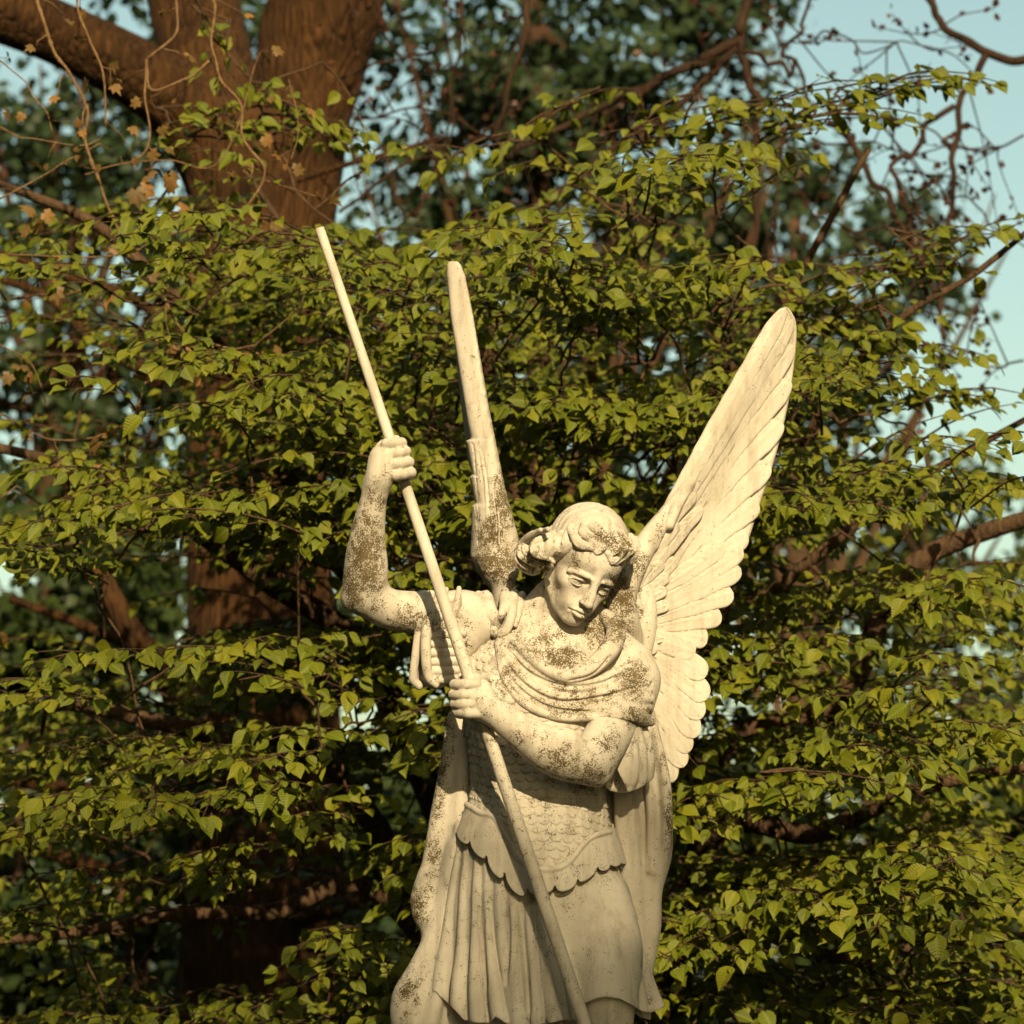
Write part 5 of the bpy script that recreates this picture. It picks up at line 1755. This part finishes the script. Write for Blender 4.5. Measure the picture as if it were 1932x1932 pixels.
shrub('dark evergreen shrub in the shade at the lower left, left of the old trunk', -250, 380, 1400, 6.4, 12000, 71)
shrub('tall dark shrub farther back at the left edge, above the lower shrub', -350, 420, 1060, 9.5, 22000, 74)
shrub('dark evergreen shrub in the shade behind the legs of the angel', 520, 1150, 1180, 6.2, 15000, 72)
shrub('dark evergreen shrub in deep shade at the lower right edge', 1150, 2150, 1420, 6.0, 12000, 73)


shrub('long dark thicket far behind, closing the view low between the trees', -700, 2600, 1330, 15.0, 30000, 75, FAR_LEAF, .16)


# ------------------------------------------------------------------ bare budding tree whose boughs cross the sky
bare = thing('budding_tree', 'bare budding tree whose crooked dark boughs cross the pale sky at upper right', 'tree', (4.0, 5.6, 0))
BY = 4.6
sb = S * (6 + BY) / 6
mb = MB()
tw = MB()
B_pos, B_dir, B_nrm, B_size = [], [], [], []
brng = np.random.default_rng(9)
R = lambda u, v, dy=0.0: PY(u, v, BY + dy)
tp = wob([[4.0, 5.6, -.1], [3.95, 5.6, 2.0], R(2350, 500, .4), R(2250, 0, .3), R(2050, -300, .2)], .02, 5)
mb.tube(tp, np.linspace(.2, .1, len(tp)), 12)
mb.build('trunk', BARK_RED, bare)
br = MB()


def bough(pts, r0, r1, seed, buds=True, amp=.010, twigs=7):
    p = wob([R(*q) for q in pts], amp, seed, 10)
    br.tube(p, np.linspace(r0, r1, len(p)) * sb * .62, 7)
    n = len(p)
    for k in range(twigs):
        i = int(brng.uniform(.15, .98) * (n - 1))
        a = p[i]
        d = unit(unit(p[min(n - 1, i + 2)] - p[max(0, i - 2)]) * .5 + brng.normal(0, .7, 3) + [0, 0, -.25])
        ln = brng.uniform(.12, .42)
        q = wob([a, a + d * ln * .5 + brng.normal(0, .02, 3), a + d * ln + [0, 0, brng.uniform(-.08, .06)]], .003, seed * 17 + k, 6)
        tw.tube(q, np.linspace(2.0, .9, len(q)) * sb, 5, cap=False)
        for e in (q[-1], q[len(q) // 2], q[-3]):
            for _ in range(2):
                B_pos.append(e + brng.normal(0, .008, 3))
                B_dir.append(brng.normal(0, 1, 3) + d)
                B_nrm.append(brng.normal(0, 1, 3))
                B_size.append(brng.uniform(.016, .034))


_fork = R(2200, -120)
bough([(2200, -120), (2060, 60), (1932, 112), (1862, 98), (1800, 60), (1745, 5), (1700, -60)], 18, 10, 1)
bough([(2050, -300), (1800, -220), (1560, -160), (1440, -60), (1415, 20), (1395, 70), (1398, 96), (1418, 160), (1436, 240), (1426, 330), (1424, 430), (1414, 520), (1408, 640)], 20, 8, 2, twigs=10)
bough([(1395, 74), (1340, 105), (1280, 128), (1225, 160), (1170, 190), (1100, 226), (1020, 262), (960, 300)], 17, 9, 3, twigs=10)
bough([(1398, 96), (1452, 112), (1490, 135), (1476, 100), (1505, 60), (1530, -10), (1560, -160)], 8, 5, 4, twigs=6)
bough([(1500, 110), (1520, 170), (1505, 220), (1480, 260), (1465, 330), (1470, 450), (1475, 540)], 6, 3, 5)
bough([(1560, 230), (1600, 262), (1650, 340), (1688, 400), (1720, 450), (1745, 500), (1770, 560)], 12, 7, 6)
bough([(1862, 98), (1840, 150), (1808, 200), (1805, 290), (1795, 380), (1790, 450), (1775, 560), (1780, 640)], 12, 7, 7)
bough([(1800, 200), (1750, 240), (1715, 290), (1685, 318), (1700, 370), (1720, 440), (1735, 500)], 10, 6, 8)
bough([(1660, 230), (1700, 280), (1745, 330), (1790, 370), (1850, 400), (1900, 440)], 4, 3, 9)
bough([(1932, 255), (1880, 280), (1820, 275), (1760, 240), (1690, 228), (1610, 215)], 4, 3, 10)
bough([(1530, 260), (1590, 275), (1640, 265), (1690, 285)], 4, 3, 11, twigs=4)
bough([(1510, 80), (1560, 60), (1640, 95), (1700, 80), (1760, 90)], 4, 2, 12)
bough([(1932, 680), (1880, 690), (1830, 680), (1790, 640)], 4, 3, 13, twigs=5)
bough([(1530, 400), (1580, 425), (1640, 430), (1700, 430), (1760, 420)], 4, 3, 14, twigs=5)
bough([(1000, 430), (1060, 360), (1130, 300), (1200, 260), (1250, 220), (1390, 90)], 14, 12, 15)
bough([(640, 400), (720, 330), (790, 300), (860, 290), (930, 240), (1040, 140)], 6, 3, 16)
bough([(880, -40), (875, 60), (860, 160), (850, 250), (810, 340), (760, 420)], 6, 3, 17)
bough([(640, 150), (700, 130), (770, 110), (840, 80), (880, 40)], 5, 3, 18)
bough([(1000, -40), (990, 60), (960, 160), (930, 260)], 12, 6, 19, twigs=5)
bough([(620, 210), (700, 220), (800, 200), (900, 240), (960, 300)], 4, 3, 20)
br.build('boughs', BARK_SHADED, bare)
tw.build('crown', BARK_SHADED, bare)  # thin side twigs of the boughs
leaves_mesh('foliage', B_pos, B_dir, B_nrm, B_size, SMALL, RED_BUD, bare)  # buds clustered along the twigs, no open leaves

# ------------------------------------------------------------------ hanging twigs with unfolding golden leaves, upper left
maple = thing('maple_tree', 'slender maple with unfolding golden leaves on thin hanging twigs at upper left', 'tree', (-2.6, 1.7, 0))
MY = 1.5
sm = S * (6 + MY) / 6
M2 = lambda u, v, dy=0.0: PY(u, v, MY + dy)
mb = MB()
tp = wob([[-2.6, 1.7, -.1], [-2.55, 1.7, 1.6], [-2.45, 1.65, 3.2], M2(-300, -250)], .012, 8)
mb.tube(tp, np.linspace(.07, .03, len(tp)), 10)
mb.build('trunk', BARK_TWIG, maple)
tw = MB()
G_pos, G_dir, G_nrm, G_size = [], [], [], []
mr = np.random.default_rng(21)


def twig(pts, r0, r1, seed, leaves=True, amp=.003, dy=0.0):
    p = wob([M2(a, b, dy) for a, b in pts], amp, seed, 8)
    rr = np.linspace(r0, r1, len(p)) * sm * .52
    rr[::4] *= mr.uniform(1.0, 1.5, len(rr[::4]))
    tw.tube(p, rr, 6)
    for i in range(3, len(p) - 1, 9):                       # side shoots ending in a bud or leaf
        d = unit(unit(p[i + 1] - p[i - 1]) * .6 + mr.normal(0, .6, 3) + [0, 0, -.3])
        ln = mr.uniform(.03, .11)
        q = np.array([p[i], p[i] + d * ln * .5 + mr.normal(0, .006, 3), p[i] + d * ln + [0, 0, -.01]])
        tw.tube(q, np.array([rr[i] * .5, rr[i] * .38, rr[i] * .3]), 5)
        for _ in range(mr.integers(1, 3)):
            G_pos.append(q[-1] + mr.normal(0, .004, 3))
            G_dir.append(d + mr.normal(0, .5, 3))
            G_nrm.append(mr.normal(0, .6, 3) + [.2, -1, .3])
            G_size.append(mr.uniform(.018, .042))
    return p


def tuft(u, v, n, s, dy=0.0):
    e = M2(u, v, dy)
    for _ in range(max(1, int(n * .6))):
        G_pos.append(e + mr.normal(0, .010, 3))
        G_dir.append(mr.normal(0, .8, 3) + [0, 0, -.8])
        G_nrm.append(mr.normal(0, .6, 3) + [.2, -1.0, .3])
        G_size.append(s * mr.uniform(.7, 1.2))


for i, (pts, r0, r1) in enumerate([
    ([(-300, -250), (-80, -180), (40, -60), (75, 20), (95, 80), (130, 140), (160, 200), (165, 280), (200, 380), (235, 460), (290, 520), (340, 615), (420, 655), (480, 652)], 8, 3),
    ([(-80, -180), (100, -120), (145, -20), (165, 60), (195, 150), (200, 240)], 6, 3.4),
    ([(100, -120), (290, -90), (330, -20), (400, 0), (400, 90), (420, 150), (455, 200), (460, 260), (500, 320), (470, 380), (420, 405), (300, 450), (230, 480), (0, 480)], 6, 3),
    ([(280, 110), (335, 60), (330, -40)], 6, 4), ([(395, 115), (350, 150), (285, 170), (275, 110), (280, 180), (275, 280), (245, 310)], 5, 3),
    ([(0, 240), (60, 262), (150, 275), (190, 262)], 3, 2), ([(0, 375), (80, 330), (130, 300), (190, 270)], 3, 2), ([(0, 780), (70, 815), (130, 830), (200, 820), (250, 780), (275, 720)], 3, 2), ([(0, 940), (60, 900), (115, 870)], 3, 2),
    ([(160, 330), (240, 310), (330, 305), (420, 300), (470, 150), (490, 100)], 3, 2), ([(500, 340), (590, 370), (600, 365)], 2.4, 1.6), ([(550, 300), (560, 240), (545, 150)], 2.4, 1.6), ([(-40, 80), (40, 150), (70, 190), (100, 250)], 3, 2),
    ([(480, 652), (530, 610), (570, 570), (580, 500)], 2.6, 1.6), ([(0, 650), (60, 690), (90, 770)], 2.6, 2)]):
    twig(pts, r0, r1, 300 + i)
for u, v, n, s in [(205, 105, 2, .05), (165, 175, 2, .045), (490, 100, 3, .035), (300, 265, 3, .05), (275, 285, 2, .05), (225, 225, 2, .04), (325, 390, 3, .07), (300, 340, 3, .06), (250, 350, 4, .055), (330, 340, 2, .05), (560, 300, 2, .055), (545, 150, 2, .04), (565, 200, 2, .035), (595, 365, 2, .03),
                   (410, 280, 2, .035), (70, 410, 5, .06), (30, 430, 3, .06), (110, 500, 4, .07), (100, 530, 3, .06), (225, 535, 2, .06), (350, 640, 6, .065), (330, 690, 5, .06), (370, 700, 3, .055), (495, 660, 4, .055), (500, 690, 2, .05), (190, 830, 3, .055), (265, 755, 2, .04), (275, 705, 2, .04), (85, 330, 3, .045), (20, 690, 4, .05),
                   (0, 1180, 3, .06), (240, 470, 3, .05), (610, 465, 2, .035), (530, 330, 2, .04), (455, 190, 2, .03), (10, 210, 3, .05), (80, 770, 3, .045)]:
    tuft(u, v, n, s)
tw.build('crown', BARK_TWIG, maple)
leaves_mesh('foliage', G_pos, G_dir, G_nrm, G_size, star_leaf(), GOLD_LEAF, maple)

# ------------------------------------------------------------------ a tall tree behind the viewer that shades the figure's lower half
_sd = np.array(SUN_DIR)
_k = 24.0
_low = P(1000, 1760, -60)
_c = _low + _sd * _k
tall = thing('tall_tree', 'tall thin-leaved tree behind the viewer throwing soft shade on the skirt of the angel', 'tree', (float(_c[0]), float(_c[1]), 0))
_r = np.random.default_rng(77)
mb = MB()
_p = wob([[_c[0], _c[1], -.1], [_c[0] + .1, _c[1], 4], [_c[0], _c[1], 8], [_c[0], _c[1], _c[2] - 1]], .06, 4)
mb.tube(_p, np.linspace(.3, .08, len(_p)), 12)
mb.build('trunk', BARK_ELM, tall)
_bl = [(_c + np.array([dx, dy, dz]), np.array(r)) for dx, dy, dz, r in ((-2.4, 0, .1, (1.6, 1.5, 1.7)), (-.9, .3, -1.1, (1.3, 1.4, 1.7)), (.7, -.2, -1.3, (1.7, 1.5, 1.8)), (2.6, 0, -2.1, (1.6, 1.5, 1.8)), (-4.2, 0, -1.2, (1.4, 1.4, 1.9)), (0, 0, -3.6, (3.6, 1.6, 1.8)))]
mb = MB()
for _i, (_cc, _rr) in enumerate(_bl):
    for _j in range(3):
        _e = _cc + _r.normal(0, .4, 3) * _rr
        _q = wob([_p[int(len(_p) * .55) + _j], (_p[-3] + _e) / 2 - [0, 0, .4], _e], .05, _i * 7 + _j)
        mb.tube(_q, np.linspace(.06, .012, len(_q)), 6, cap=False)
mb.build('branches', BARK_ELM, tall)
_pos, _dr, _nm, _sz = clump_crown(_bl, 6500, .17, _r, gap=-9)
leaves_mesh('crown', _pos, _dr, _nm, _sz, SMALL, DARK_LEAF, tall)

# ------------------------------------------------------------------ a ring of unseen trees, added to shut out the low sky and deepen shadows
_r = np.random.default_rng(91)
ring = thing('sky_block_tree', 'unseen dense tall tree added in a ring to shut out low sky light', 'tree', (-12, -3, 0), 'unseen trees added to block the low sky')
mb = MB()
_p = wob([[-12, -3, -.1], [-11.9, -3, 3], [-12, -2.9, 6], [-12, -3, 10]], .1, 12)
mb.tube(_p, np.linspace(.34, .08, len(_p)), 10)
_o = [mb.build('trunk', BARK_ELM, ring)]
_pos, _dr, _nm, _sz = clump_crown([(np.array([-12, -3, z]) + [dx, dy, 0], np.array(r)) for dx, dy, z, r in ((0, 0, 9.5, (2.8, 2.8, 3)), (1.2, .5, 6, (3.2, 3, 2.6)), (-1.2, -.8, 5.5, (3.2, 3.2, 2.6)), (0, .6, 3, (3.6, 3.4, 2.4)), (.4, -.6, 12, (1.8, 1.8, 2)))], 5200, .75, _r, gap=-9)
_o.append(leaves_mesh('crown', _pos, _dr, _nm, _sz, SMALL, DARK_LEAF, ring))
for x, y in ((-11, 5), (-13, -10), (-8, -17), (-2.5, -21), (10, -17), (13, -10), (12, -3), (11, 5), (15, 12), (-15, 12)):
    c = ring.copy()
    COL.objects.link(c)
    c.location = (x, y, 0)
    c.rotation_euler = (0, 0, _r.uniform(0, 6.28))
    c.scale = (1.15, 1.15, _r.uniform(1.3, 1.6))
    for k in _o:
        d = k.copy()
        COL.objects.link(d)
        d.parent = c
        d.matrix_parent_inverse = Matrix.Translation((12, 3, 0))
